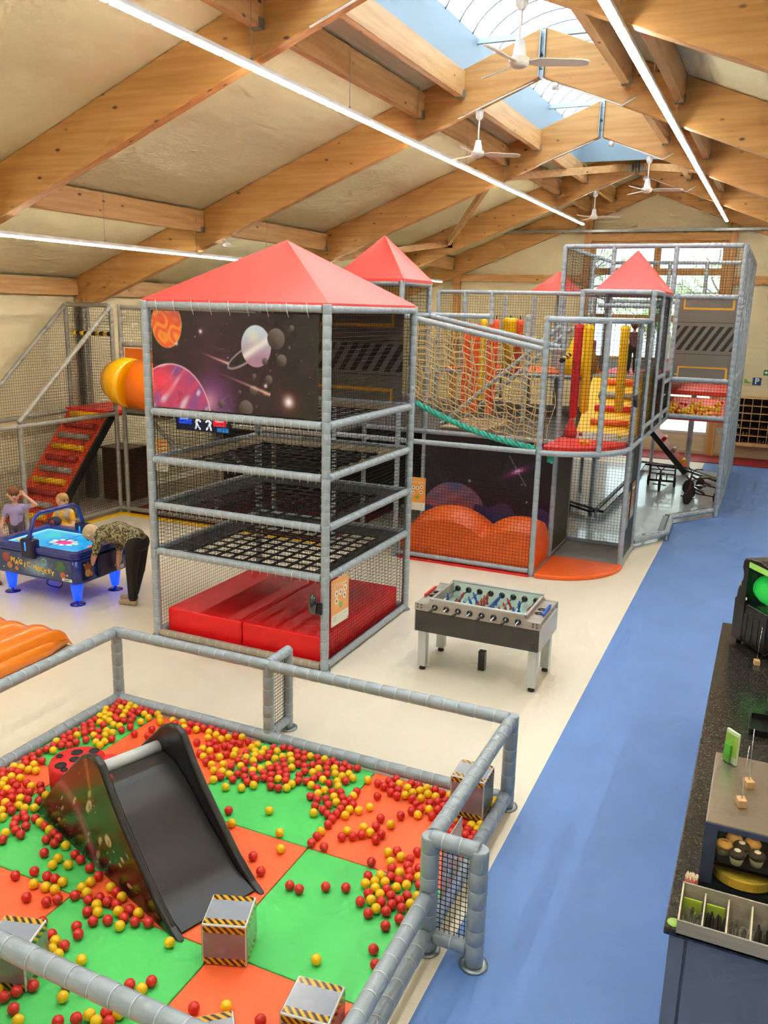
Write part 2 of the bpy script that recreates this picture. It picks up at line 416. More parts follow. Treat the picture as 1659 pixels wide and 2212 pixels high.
# gable rafters and purlins
for s in (-1, 1): rafter(YF-0.1, s, 0.14)
def purlin(x, y0, y1, h=0.38, w=0.12):
    z1 = zt(x)-0.03
    b = MB().box(x-w/2, x+w/2, y0, y1, z1-h, z1).build('roof_beam', glulam_y, bevel=0.006, seg=1); struct(b)
    for yy, s in ((y0, 1), (y1, -1)):
        MB().box(x-w/2-0.01, x+w/2+0.01, yy, yy+s*0.11, z1-h-0.008, z1-h+0.10).build('hanger_bracket', steel, b)
edges = [YN]+FR+[YF-0.03]
for a, b in zip(edges, edges[1:]):
    for x in (-5.02, -5.7, -10.06, -2.46, -1.68, 2.56):
        purlin(x, a+0.09 if a in FR else a, b-0.09 if b in FR else b-0.14)
# timber wind braces in the last bays
def brace(p, q, w=0.1, h=0.16):
    b = MB().bar(p, q, w, h).build('roof_beam', glulam_y); struct(b)
    for e in (p, q): MB().box(e[0]-0.1, e[0]+0.1, e[1]-0.08, e[1]+0.08, e[2]-0.11, e[2]+0.06).build('joint_plate', steel, b)
brace((-6.05, 18.8, zb(-6.05)+0.22), (-8.7, 23.3, zb(-8.7)+0.25)); brace((-8.7, 23.3, zb(-8.7)+0.25), (-10.6, 18.8, zb(-10.6)+0.25))
brace((-6.05, 18.8, zb(-6.05)+0.22), (RX-0.2, 23.3, zb(RX)+0.12)); brace((-1.4, 18.8, zb(-1.4)+0.22), (RX+0.2, 23.3, zb(RX)+0.12)); brace((-1.4, 18.8, zb(-1.4)+0.22), (1.2, 23.3, zb(1.2)+0.25))
# edge beam and steel columns at the eaves
for a, b in zip(edges, edges[1:]):
    struct(MB().box(XL, XL+0.14, a+0.1, b-0.1, 4.26, 4.58).build('roof_beam', glulam_y))
for y in FR:
    mb = MB().box(XL+0.02, XL+0.04, y-0.1, y+0.1, 0, 4.5).box(XL+0.2, XL+0.22, y-0.1, y+0.1, 0, 4.2).box(XL+0.02, XL+0.22, y-0.006, y+0.006, 0, 4.2)
    struct(mb.build('steel_column', mat('column_paint', '#8d8876', 0.5)))
struct(MB().box(XL, XL+0.03, YN, YF, 0, 1.0).build('wall_left_dado_panel', dado))

# roof light: upstands, tie bars, arched ribs and milky barrel glazing
curb_white = mat('upstand_grey', '#8397a3', 0.5)
for x, s, nm in ((SKX0, -1, 'left'), (SKX1, 1, 'right')):
    mb = MB().box(min(x, x+s*0.05), max(x, x+s*0.05), SKY0, SKY1, zt(x)-0.02, 8.45)
    struct(mb.build('window_3_upstand_frame', curb_white))
for y in (SKY0, SKY1): struct(MB().box(SKX0, SKX1, y-0.03, y+0.03, 7.8, 9.0).build('window_3_end_panel', curb_white))
def arch(t, dr=0): # t 0..1 across
    a = PI*0.82*(t-0.5); r = 1.56+dr
    k = math.sin(PI*0.41); return (RX+ (1.25/k)*(1+dr/1.4)*math.sin(a), 8.45+0.62*(math.cos(a)-math.cos(PI*0.41))/(1-math.cos(PI*0.41))+dr)
gm = bpy.data.materials.new('roof_light_sheet'); gm.use_nodes = True; nt = gm.node_tree; nt.nodes.clear()
_o = nt.nodes.new('ShaderNodeOutputMaterial'); _t = nt.nodes.new('ShaderNodeBsdfTransparent'); _d = nt.nodes.new('ShaderNodeBsdfTranslucent'); _m = nt.nodes.new('ShaderNodeMixShader')
_t.inputs[0].default_value = (0.95, 0.97, 0.98, 1); _d.inputs[0].default_value = (0.9, 0.93, 0.95, 1); _m.inputs[0].default_value = 0.45
nt.links.new(_t.outputs[0], _m.inputs[1]); nt.links.new(_d.outputs[0], _m.inputs[2]); nt.links.new(_m.outputs[0], _o.inputs[0])
sky_win = empty('window_3', (RX, 10, 8.45), kind='structure')
sky_win['kind'] = 'structure'
sheet = 0.0
y = SKY0
k = 0
while y < SKY1-0.01:
    y2 = min(y+0.62, SKY1)
    mb = MB(); P = [arch(i/14) for i in range(15)]
    mb.add([(p[0]-RX, yy-10, p[1]-8.45) for yy in (y, y2) for p in P], [(i, i+1, 16+i, 15+i) for i in range(14)], True)
    mb.build('pane', gm, sky_win, fix=False)
    MB().path([(p[0]-RX, y-10, p[1]-8.45-0.02) for p in P], 0.013, 5).build('rib', steel, sky_win)
    k += 1; y = y2
for y in [f+0.55 for f in FR]+[f+2.9 for f in FR[:4]]+[1.6]:
    if y < SKY1: MB().box(SKX0-RX, SKX1-RX, y-10-0.04, y-10+0.04, -0.10, -0.02).build('tie_bar', mat('tie_bar_paint', '#b9ccd6', 0.4), sky_win)

# gable posts, girts, cable tray and the two glazed openings
for x in (-9.9, W1[0]-0.13, W1[1]+0.13, 2.2):
    struct(MB().box(x-0.11, x+0.11, YF-0.14, YF, 0, zb(x)+0.1).build('gable_post_trim', glulam_z))
for x0, x1 in ((XL, W1[0]-0.24), (W1[1]+0.24, XR)):
    struct(MB().box(x0, x1, YF-0.10, YF, 5.08, 5.30).build('gable_beam', glulam_x))
struct(MB().box(W1[0]-0.02, W1[1]+0.02, YF-0.14, YF, 6.3, 6.52).build('gable_beam', glulam_x))
struct(MB().box(W1[0]-0.02, W1[1]+0.02, YF-0.10, YF, 2.55, 2.75).build('gable_beam', glulam_x))
def window(n, x0, x1, z0, z1, xs, zs, frame, fw=0.07):
    w = empty(f'window_{n}', (x0, YF, z0)); struct(w)
    fr = MB(); X = [x0]+xs+[x1]; Z = [z0]+zs+[z1]
    for i, x in enumerate(X):
        hw = fw*(0.9 if 0 < i < len(X)-1 else 0.5); c = x+(hw if i == 0 else -hw if i == len(X)-1 else 0)
        fr.box(c-hw-x0, c+hw-x0, -0.02, 0.12, 0, z1-z0)
    for i, z in enumerate(Z):
        hw = fw*(0.9 if 0 < i < len(Z)-1 else 0.5); c = z+(hw if i == 0 else -hw if i == len(Z)-1 else 0)
        fr.box(0, x1-x0, -0.015, 0.115, c-hw-z0, c+hw-z0)
    fr.build('window_frame', frame, w)
    for a, b in zip(X, X[1:]):
        for c, d in zip(Z, Z[1:]): MB().box(a-x0+0.03, b-x0-0.03, 0.055, 0.065, c-z0+0.03, d-z0-0.03).build('pane', pane_mat, w)
    return w
pane_mat = bpy.data.materials.new('window_pane'); pane_mat.use_nodes = True; nt = pane_mat.node_tree; nt.nodes.clear()
_o = nt.nodes.new('ShaderNodeOutputMaterial'); _t = nt.nodes.new('ShaderNodeBsdfTransparent'); _g = nt.nodes.new('ShaderNodeBsdfGlossy'); _m = nt.nodes.new('ShaderNodeMixShader')
_g.inputs['Roughness'].default_value = 0.02; _m.inputs[0].default_value = 0.05; _t.inputs[0].default_value = (0.93, 0.97, 0.95, 1)
nt.links.new(_t.outputs[0], _m.inputs[1]); nt.links.new(_g.outputs[0], _m.inputs[2]); nt.links.new(_m.outputs[0], _o.inputs[0])
window(1, *W1, [-3.6], [4.05, 5.42], glulam_z, 0.11)
window(2, *W2, [-3.1], [], mat('window_frame_white', '#d6dad8', 0.4))
tray = MB().box(-9.3, XR-0.2, YF-0.34, YF-0.22, 6.55, 6.57)
for s in (-0.34, -0.22): tray.box(-9.3, XR-0.2, YF+s-0.004, YF+s+0.004, 6.55, 6.62)
x = -9.2
while x < XR-0.3: tray.box(x, x+0.02, YF-0.345, YF, 6.535, 6.55); x += 0.9
struct(tray.build('cable_tray_trim', steel))
MB().path([(-9.3, YF-0.28, 6.58), (-9.9, YF-0.3, 6.35), (-10.3, YF-0.2, 5.9), (-11.3, YF-0.2, 5.55)], 0.02, 6).build('hanging_cable', black_plastic, label='black cable drooping from the cable tray on the gable', category='cable')
struct(MB().box(XL, XR, YF-0.02, YF, 0, 0.1).build('baseboard_far', dado))

# outside: lawn and trees behind the gable window
struct(MB().box(-40, 35, YF+0.16, 75, -0.3, -0.1).build('ground', mat('lawn', '#b9c79a', 0.9, var=(1, 0.1))))
bark = mat('bark', '#8d877c', 0.9); leafm = mat('spring_leaves', '#c4dca0', 0.7)
def tree(x, y, h, seed, label):
    rnd = random.Random(seed); t = empty('tree', (x, y, -0.1), label=label, cat='tree')
    mb = MB(); leaves = []
    def grow(p, d, l, r, dep):
        q = p+d*l; mid = p.lerp(q, .5)+Vector((rnd.uniform(-.1, .1), rnd.uniform(-.1, .1), 0))*l*.4
        mb.path([p, mid, q], [r, r*.85, r*.7], 6, caps=False)
        if dep >= 3: leaves.append(q); leaves.append(mid)
        if dep < 5:
            for k in range(3 if dep else 4):
                a = rnd.uniform(0, 6.28); e = d.orthogonal().normalized(); e.rotate(Matrix.Rotation(a, 3, d))
                grow(q, (d*0.75+e*rnd.uniform(.5, .9)+Vector((0, 0, .12))).normalized(), l*rnd.uniform(.62, .8), r*.58, dep+1)
    grow(Vector((0, 0, 0)), Vector((0, 0, 1)), h*.33, h*.03, 0)
    mb.build('trunk', bark, t, fix=False)
    lf = MB()
    for c in leaves:
        for k in range(1):
            p = c+Vector((rnd.gauss(0, .35), rnd.gauss(0, .35), rnd.gauss(0, .3))); s = rnd.uniform(.08, .17)
            a = Vector((rnd.uniform(-1, 1), rnd.uniform(-1, 1), rnd.uniform(-1, 1))).normalized(); b = a.orthogonal().normalized()
            lf.add([p-a*s, p-b*s*.6, p+a*s, p+b*s*.6], [(0, 1, 2, 3)])
    lf.build('foliage', leafm, t, fix=False, kind='stuff')
tree(-9.4, 37, 8.5, 3, 'bare-branched tree with young leaves seen through the gable window, by its left mullion')
tree(-1.0, 40, 8.0, 11, 'spreading tree with thin branches outside the right half of the gable window')
tree(-6.0, 55, 6.5, 21, 'smaller tree standing farther off behind the gable window')

# ------------------------------------------------------------------ strip lights and ceiling fans
led_mat = mat('led_diffuser', '#fff4e0', 0.5, emit=(LED_COLOR, LED_STRENGTH))
led_edge = mat('led_diffuser_edge', '#fff4e0', 0.5, emit=(LED_COLOR, LED_STRENGTH)); led_edge.cycles.emission_sampling = 'NONE'
alu = mat('led_housing', '#dcdcd6', 0.4)
def strip(x, z, y0, y1, label, pitch=1.2):
    s = empty('led_light_strip', (x, y0, z), label=label, cat='strip light', group='LED strip lights under the roof beams')
    MB().box(-0.045, 0.045, 0, y1-y0, 0.0, 0.055).build('housing', alu, s, bevel=0.01, seg=1)
    n = max(1, int((y1-y0)/0.56)); st = (y1-y0)/n
    me = MB().add([(-0.032, 0.02, 0), (0.032, 0.02, 0), (0.032, st-0.02, 0), (-0.032, st-0.02, 0), (-0.028, 0.024, -0.024), (0.028, 0.024, -0.024), (0.028, st-0.024, -0.024), (-0.028, st-0.024, -0.024)],
        [(4, 7, 6, 5)]).slot(1).add([(-0.032, 0.02, 0), (0.032, 0.02, 0), (0.032, st-0.02, 0), (-0.032, st-0.02, 0), (-0.028, 0.024, -0.024), (0.028, 0.024, -0.024), (0.028, st-0.024, -0.024), (-0.028, st-0.024, -0.024)],
        [(0, 4, 5, 1), (1, 5, 6, 2), (2, 6, 7, 3), (3, 7, 4, 0)]).mesh('diffuser', [led_mat, led_edge])
    for i in range(n):
        o = place('diffuser', me, s); o.location = (0, i*st, 0)
    y = 0.6
    wires = []
    while y < y1-y0:
        top = zt(x)-z-0.02
        MB().path([(0, y, 0.055), (0, y, top)], 0.004, 4).lathe([(0.03, 0.05), (0.012, 0.09)], (0, y, 0), 6).build('hanger_wire', steel, s); y += 2.4
    return s
strip(-5.64, 6.70, -1.5, 26.4, 'long LED strip light hanging over the space tower, crossing the top of the picture')
strip(-1.68, 6.72, -1.5, 26.4, 'long LED strip light hanging above the blue walkway')
strip(-10.0, 5.02, -1.5, 26.3, 'low LED strip light near the left-hand eaves, passing behind the tower roof')
strip(2.5, 5.02, -1.5, 26.3, 'LED strip light over the counter side of the hall')

def fan(x, y, rot, label):
    zc = 6.62; zm = zb(x)
    f = empty('ceiling_fan', (x, y, zc), rot, label, 'ceiling fan', 'white ceiling fans on the roof frames')
    MB().path([(0, 0, 0.12), (0, 0, zm-zc-0.05)], 0.014, 8).build('rod', white_paint, f)
    MB().lathe([(0.03, -0.16), (0.06, -0.12), (0.065, -0.02), (0.05, 0.0)], (0, 0, zm-zc), 14).build('mount_cap', white_paint, f)
    MB().lathe([(0.045, 0.17), (0.07, 0.02), (0.10, 0.0)], (0, 0, 0), 16).build('motor_cover', white_paint, f)
    MB().lathe([(0.06, -0.085), (0.10, -0.06), (0.105, 0.0)], (0, 0, 0), 18).build('motor', mat('fan_motor', '#d9d3c4', 0.4), f)
    for k in range(3):
        a = 2*PI*k/3
        mb = MB(); m = Matrix.Rotation(a, 4, 'Z') @ Matrix.Rotation(-0.32, 4, 'X')
        out = [(0.09, -0.03), (0.2, -0.07), (0.62, -0.055), (0.69, -0.03), (0.69, 0.03), (0.62, 0.055), (0.2, 0.06), (0.09, 0.03)]
        mb.prism(out, lambda p, q, d: m @ Vector((p, q, d)), -0.045, -0.035).build('blade', mat('fan_blade', '#d8cdbb', 0.4), f)
fan(-2.70, 9.05, 0.35, 'white ceiling fan at the top centre, closest of the four')
fan(-4.73, 13.85, 0.5, 'white ceiling fan below the second roof frame, left of the roof light')
fan(-2.76, 18.65, 0.2, 'white ceiling fan hanging in front of the ridge joint')
fan(-4.75, 23.45, 0.1, 'small white ceiling fan in front of the far gable, left of the strip light end')
spot = MB().path([(0, 0, 0), (0, 0, -0.12)], 0.012, 6).lathe([(0.02, -0.12), (0.07, -0.10), (0.09, -0.16), (0.05, -0.18)], (0, 0.05, 0.02), 12)
o = spot.build('ceiling_spot', white_paint, label='small round white lamp under the rafter left of the tower roof', category='lamp'); o.location = (-9.6, 13.85, zb(-9.6)+0.02)

# ------------------------------------------------------------------ space tower with trampoline levels
TX0, TX1, TY0, TY1 = -6.80, -4.38, 8.16, 10.55
LV = [0.055, 1.133, 1.72, 2.295, 2.88, 4.13]
tower = empty('trampoline_tower', ((TX0+TX1)/2, (TY0+TY1)/2, 0), label='square grey padded climbing tower with space banner, stacked webbing levels and red pyramid roof', cat='play tower')
def L3(x, y, z, e=tower): return Vector((x, y, z))-Vector(e.location)
tw = lambda *p: L3(*p)
for x in (TX0, TX1):
    for y in (TY0, TY1):
        foam('post', [tw(x, y, 0), tw(x, y, 4.18)], tower, foam_grey, 0.05, 12)
        MB().lathe([(0.075, 0), (0.075, 0.012), (0.05, 0.016)], tw(x, y, 0), 14).build('foot_plate', steel, tower)
for z in LV:
    for y in (TY0, TY1): foam('rail', [tw(TX0+0.05, y, z), tw(TX1-0.05, y, z)], tower, foam_grey if z > 0.1 or y > 9 else mat('foam_beige_vinyl', '#a49b8a', 0.4), 0.046, 12)
    for x in (TX0, TX1): foam('rail', [tw(x, TY0+0.05, z), tw(x, TY1-0.05, z)], tower, foam_grey, 0.046, 12)
# nets
net('net', tw(TX0+0.04, TY0+0.035, 1.133), (2.34, 0, 0), (0, 0, 1.75), tower, net_black, 0.047, 0.0021)
for x in (TX0, TX1): net('net', tw(x, TY0+0.04, 0.06), (0, 2.31, 0), (0, 0, 4.05), tower, net_black, 0.047, 0.0021)
net('net', tw(TX0+0.04, TY1, 0.06), (2.34, 0, 0), (0, 0, 4.05), tower, net_black, 0.047, 0.0021)
# roof
cx, cy = (TX0+TX1)/2, (TY0+TY1)/2
def pyramid(mb, c, hx, hy, z0, z1, sag=0.045, n=10):
    cor = [Vector((-hx, -hy, z0)), Vector((hx, -hy, z0)), Vector((hx, hy, z0)), Vector((-hx, hy, z0))]; ap = Vector((0, 0, z1)); c = Vector(c)
    for i in range(4):
        a, b = cor[i], cor[(i+1) % 4]
        nrm = (b-a).cross(ap-a).normalized()
        def fn(u, v, a=a, b=b, nrm=nrm):
            p = a.lerp(b, u).lerp(ap, v); w = u*(1-u)*4*(1-v)*v*4
            return c+p-nrm*sag*w
        mb.grid(fn, n, n, True)
        mb.add([c+a, c+b, c+b-Vector((0, 0, 0.05)), c+a-Vector((0, 0, 0.05))], [(0, 1, 2, 3)])
    return mb
rf = pyramid(MB(), tw(cx, cy, 0), 1.24, 1.22, 4.19, 4.93).build('roof', roof_red, tower, fix=True)
ties = MB()
for i in range(9):
    x = TX0+0.2+i*0.25
    ties.path([tw(x, TY0-0.055, 4.19), tw(x+0.01, TY0-0.06, 4.1), tw(x+0.02, TY0-0.04, 4.03)], 0.004, 4)
ties.build('lacing', tie_white, tower, kind='stuff')
# lashing of the nets along the rails, small white tie tails
tl = MB(); rnd = random.Random(3)
for z in LV[1:5]:
    for i in range(22):
        x = TX0+0.08+i*0.107; tl.path([tw(x, TY0-0.048, z+0.02), tw(x+rnd.uniform(-.005, .012), TY0-0.052, z-0.06)], 0.0035, 3)
for x in (TX0, TX1):
    for i in range(26): tl.path([tw(x+0.02, TY0-0.046, 0.3+i*0.1), tw(x-0.05*(1 if x > -5 else -1), TY0-0.03, 0.29+i*0.1)], 0.0035, 3)
tl.build('cable_ties', tie_white, tower, kind='stuff')
# webbing levels
for z in LV[1:5]:
    b = MB(); a0 = 0.05; a1 = 0.30
    o_ = [(TX0+a0, TY0+a0), (TX1-a0, TY0+a0), (TX1-a0, TY1-a0), (TX0+a0, TY1-a0)]; i_ = [(TX0+a1, TY0+a1), (TX1-a1, TY0+a1), (TX1-a1, TY1-a1), (TX0+a1, TY1-a1)]
    for k in range(4):
        p, q, r_, s_ = o_[k], o_[(k+1) % 4], i_[(k+1) % 4], i_[k]
        def fn(u, v, p=p, q=q, r_=r_, s_=s_):
            A = Vector((*p, z)).lerp(Vector((*q, z)), u); B = Vector((*s_, z-0.05)).lerp(Vector((*r_, z-0.05)), u)
            P = A.lerp(B, v); P.z += 0.02*v*math.sin(u*40); return P-Vector(tower.location)
        b.grid(fn, 24, 3)
    b.build('border_apron', beige_canvas if z > 2 else mat('canvas_charcoal', '#3a3a38', 0.8), tower)
    w = MB(); n = 9
    for i in range(n+1):
        t = i/n; x = TX0+a1+t*(TX1-TX0-2*a1); y = TY0+a1+t*(TY1-TY0-2*a1)
        w.box(*(lambda v: (v.x-0.026, v.x+0.026))(tw(x, 0, 0)), *(tw(0, TY0+a1-0.04, 0).y, tw(0, TY1-a1+0.04, 0).y), z-0.056, z-0.05)
        w.box(*(tw(TX0+a1-0.04, 0, 0).x, tw(TX1-a1+0.04, 0, 0).x), *(lambda v: (v.y-0.026, v.y+0.026))(tw(0, y, 0)), z-0.05, z-0.044)
    w.build('webbing', strap_black, tower)
# crash mats in the base
for i, (xa, xb) in enumerate(((TX0+0.08, -5.60), (-5.59, TX1-0.08))):
    MB().box(xa, xb, TY0+0.1, TY1-0.1, 0.02, 0.36).build('crash_mat', mat('crash_mat_red', '#ee1018', 0.42, var=(2, 0.05), bump=(6, 0.1)), None, bevel=0.03, seg=3,
        label=('red crash mat in the tower base, half next to the air hockey side', 'red crash mat in the tower base, half next to the table football side')[i], category='crash mat', group='crash mats in the tower base')

# printed banners
def space_art(U, V):
    w, h = 2.24, 1.12; c = Canvas(U, V, '#1d1418')
    c.mix(0.6*np.clip(1-np.abs(U-0.9)/1.1, 0, 1)*np.clip(1-abs(V-0.6)/.9, 0, 1), '#4a2038'); c.mix(np.clip((U-1.75)/.5, 0, 1), '#23221f')
    n = c.noise(1.6, 4)
    c.mix(np.clip(n*.5, 0, .3), '#4a2340'); c.stars(150, 5, w, h, 0.0035, .6)
    c.glow(.86, .18, .42, '#7a3f86', .9); c.glow(.80, .10, .20, '#d79ab8', .9); c.glow(1.0, .05, .2, '#6f4486', .7)
    # large pink planet, bottom corner
    sw = np.sin((U*9+2.2*np.sin(V*7+1)+1.5*np.sin(U*13-V*9))); sw2 = np.sin(V*15+3*np.sin(U*8+.6))
    d = c.ell(.26, -.1, .56, .62); ins = np.clip((1-d)*40, 0, 1)
    c.glow(.26, -.1, .74, '#d84e86', .8, ry=.8, p=6)
    body = np.ones(U.shape+(3,))*rgb('#c2416f'); t = np.clip(.5+.5*sw, 0, 1)[..., None]; body = body*(1-t)+rgb('#8d4f9d')*t
    t = np.clip(sw2*sw-.25, 0, 1)[..., None]*1.2; body = body*(1-np.clip(t, 0, 1))+rgb('#dfd7ea')*np.clip(t, 0, 1)
    t = np.clip(1-((U-.12)/.25)**2-((V-.3)/.2)**2, 0, 1)[..., None]; body = body*(1-t)+rgb('#f0455f')*t
    c.mix(ins, body); c.mix(np.clip(1-np.abs(d-.985)*45, 0, 1)*.9, '#ffd6e2')
    # orange marbled planet, top corner
    d = c.ell(.22, .97, .215, .275); sw = np.sin(U*24+4*np.sin(V*17)+2*np.sin(U*31+V*12)); t = np.clip(.5+.5*sw, 0, 1)[..., None]
    body = rgb('#e8552f')*(1-t)+rgb('#f59a3c')*t; up = np.clip((V-1.0)/.15+(U-.25)*2, 0, 1)[..., None]; body = body*(1-up*.6)+rgb('#a8506e')*up*.6
    c.mix(np.clip((1-d)*30, 0, 1), body); c.mix(np.clip(1-np.abs(d-.99)*40, 0, 1)*.8, '#ffcf9a')
    # ringed pale planet
    c.disc(1.32, .66, .30, '#8b7f86', .085, ang=.55, soft=.05); c.disc(1.32, .665, .27, '#241a20', .062, ang=.55, soft=.1)
    d = c.ell(1.44, .76, .195, .235); body = np.ones(U.shape+(3,))*rgb('#aebcd0')
    t = np.clip((V-.62)/.3, 0, 1)[..., None]; body = rgb('#a77f9a')*(1-t)+rgb('#bcd3e6')*t
    band = np.exp(-(((V-.74)-(U-1.44)*.62)/.05)**2)[..., None]; body = body*(1-band)+rgb('#e8e6e6')*band
    hl = np.exp(-((U-1.41)**2+(V-.86)**2)/.006)[..., None]*.6; body = body*(1-hl)+rgb('#ece6c8')*hl
    c.mix(np.clip((1-d)*30, 0, 1), body)
    # rocks
    for x, y, r in ((1.70, .85, .115), (1.90, .97, .035), (1.87, .76, .022), (1.70, .68, .015), (1.77, .62, .068), (1.55, .60, .04), (1.62, .50, .016), (1.41, .43, .03), (1.60, .40, .052), (1.74, .40, .01),
                    (1.22, .24, .026), (1.40, .27, .055), (1.55, .24, .03), (.97, .09, .05), (1.30, .06, .095), (1.06, .01, .026), (1.09, .14, .014), (1.14, .08, .014), (1.44, .09, .018), (.78, .015, .014), (.84, .01, .014)):
        d = c.ell(x, y, r, r*1.02); lit = np.clip(.45+.35*((U-x)/r*.55+(V-y)/r*.85), .15, .9)[..., None]
        body = rgb('#2b2423')*(1-lit)+rgb('#8a7d7b')*lit; c.mix(np.clip((1-d)*r*180, 0, 1), body)
        if r > .05: c.disc(x+r*.25, y+r*.05, r*.16, '#6b605e', soft=.4, a=.7)
    # comets, bright star, soft stars
    for x0, y0, x1, y1, wd in ((.64, .68, 1.08, .555, .013), (.90, .46, 1.62, .235, .016)):
        dx, dy = x1-x0, y1-y0; L = math.hypot(dx, dy); t = ((U-x0)*dx+(V-y0)*dy)/L/L; dd = np.abs((U-x0)*dy-(V-y0)*dx)/L
        c.mix(np.where((t > 0) & (t < 1), t*np.exp(-(dd/(wd*(.3+t)))**2), 0)*.95, '#f0b9b4')
    c.glow(1.86, .17, .25, '#54262b', .9); c.glow(1.86, .17, .10, '#ffffff', 1.0)
    for x, y, r in ((.70, .90, .04), (.35, .75, .035), (1.56, .33, .035), (.62, .84, .01), (1.07, .62, .012)): c.glow(x, y, r, '#ffe9ef', .95)
    return c.c
print_panel('space_banner', space_art, 300, 150, 2.24, 1.12, lambda u, v: tw(TX0+0.09+u, TY0-0.01+0.01*math.sin(u*5)*math.sin(v*3), 2.945+v), banner_print, tower)
def hazard_art(U, V, w=1.0, h=1.6):
    c = Canvas(U, V, '#6f6a60'); n = c.noise(2.0, 9); c.mix(np.clip(.12+.1*n, 0, .3), '#8a8478')
    for f in (.30, .70): c.band(np.abs(V-f*h) < .008, '#26241f')
    k = (U-(V-.5*h)*.62) % .17; c.band((np.abs(V-.5*h) < .155*h) & (k < .085), '#1c1d18')
    y = '#e0a21c'
    for s in (0, 1):
        v0 = .13*h if s == 0 else .87*h
        c.band((np.abs(V-v0) < .018) & (U > .08*w) & (U < .94*w), y)
        for u0 in (.09*w, .93*w): c.band((np.abs(U-u0) < .018) & ((V < v0) if s == 0 else (V > v0)), y)
    c.band((U > .04) & (U < .1) & (np.abs(V-.06) < .01), '#d8d8d0')
    return c.c
hz = lambda w, h: (lambda U, V: hazard_art(U, V, w, h))
print_panel('hazard_banner', hz(2.2, 1.15), 200, 110, 2.2, 1.15, lambda u, v: tw(TX0+0.1+u, TY1-0.05, 2.93+v), banner_print, tower)
# dark safety mirror dome on the corner post
cap = empty('mirror_dome', (TX1-0.02, TY0-0.06, 0.84), label='black rounded dome fixed low on the tower corner post', cat='dome'); cap.location = (-4.42, 8.075, 0.74)
MB().ball((-0.06, -0.02, 0.1), 0.1, 16, 10, (0.55, 0.6, 1.25)).build('shell', mat('dome_black', '#20262a', 0.12, coat=0.8), cap)
MB().box(-0.03, 0.04, -0.012, 0.035, -0.02, 0.12).build('bracket', black_plastic, cap, bevel=0.01)
# notices
def notice(loc, rz, w, h, label, green=True):
    def art(U, V):
        c = Canvas(U, V, '#f1a24a'); c.band(V < .24*h, '#ece7d6')
        for x, y in ((.28, .68), (.52, .68), (.78, .72), (.28, .52), (.76, .56)):
            c.disc(x*w, y*h, .1*w, '#f4efe2', .07*h*w/h*1.4 if False else .1*w); c.disc(x*w, y*h, .045*w, '#6b4a3a')
            c.disc(x*w+.02*w, y*h+.02*w, .02*w, '#b03a2a')
        c.disc(.52*w, .40*h, .1*w, '#7fae4a')
        for k in range(3): c.band((np.abs(V-(.10+.04*k)*h) < .006*h) & (U > .08*w) & (U < .3*w), '#b9b7a8')
        c.band((np.abs(V-.17*h) < .012*h) & (U > .72*w) & (U < .9*w), '#c2c2a8')
        for x in (.05, .95):
            for y in (.03, .97): c.disc(x*w, y*h, .02*w, '#4a3a2a')
        return c.c
    e = empty('rules_notice', loc, rz, label, 'notice', 'orange rules notices')
    MB().box(0, w, 0, 0.005, 0, h).build('board', mat('notice_white', '#eee9da', 0.4), e)
    print_panel('print', art, 60, 90, w, h, lambda u, v: Vector((u, -0.002, v)), gloss_print, e)
    text_mesh('heading', 'Spielregeln', 0.075*w/0.4, basis((w*.5, -0.003, h*.86), (1, 0, 0), (0, 0, 1)), mat('notice_white', '#eee9da', 0.4), e, 0.0005)
    return e
notice((-4.315, 8.20, 0.54), PI/2-0.04, 0.40, 0.56, 'orange rules notice hung low on the tower side beside the table football')

# ------------------------------------------------------------------ climbing frame with rope bridge, platform and yellow ramp
G = 1.2
mid = empty('climbing_frame', (0, 0, 0), label='long padded climbing frame with rope bridge, curved platform and yellow log ramp', cat='climbing frame')
X3, X4 = -3.19, -1.99
def posts(parent, lst, n=10, r=0.045, m=None):
    for x, y, z0, z1 in lst: foam('post', [(x, y, z0), (x, y, z1)], parent, m or foam_grey, r, n)
def rails(parent, lst, n=10, r=0.043, m=None):
    for a, b in lst:
        d = (Vector(b)-Vector(a)).normalized()*0.045
        foam('rail', [Vector(a)+d, Vector(b)-d], parent, m or foam_grey, r, n)
Y0 = 12.94
posts(mid, [(X3, Y0, 0, 4.1), (X3, 14.14, 0, 4.05), (X4, 14.14, 0, 4.08), (X3, 15.34, 0, 4.55), (X4, 15.34, 0, 4.55), (X4, 16.54, 2.0, 4.55), (X4, 17.74, 2.0, 4.55),
            (X3, 17.74, 0, 4.55), (-5.59, Y0, 0, 4.6), (-5.59, 14.14, 0, 4.6), (-6.79, Y0, 0, 4.6), (-6.79, 14.14, 0, 4.6), (-6.79, 17.74, 0, 4.55), (-6.19, 17.74, 2.8, 4.55), (-5.59, 17.74, 0, 4.55),
            (-2.34, 13.29, 2.05, 4.05), (-4.45, 16.5, 0, 4.1), (-5.2, 16.54, 0, 4.1), (-3.9, 20.1, 0, 4.5), (-4.6, 20.1, 0, 4.5), (-5.3, 20.1, 0, 4.5), (-6.0, 20.1, 0, 4.5)])
arc = lambda z, k=14: [(X3+G*math.sin(PI/2*i/k), 14.14-G*math.cos(PI/2*i/k), z) for i in range(k+1)]
for z in (2.02, 4.05): foam('curved_rail', arc(z), mid, foam_grey, 0.047, 10)
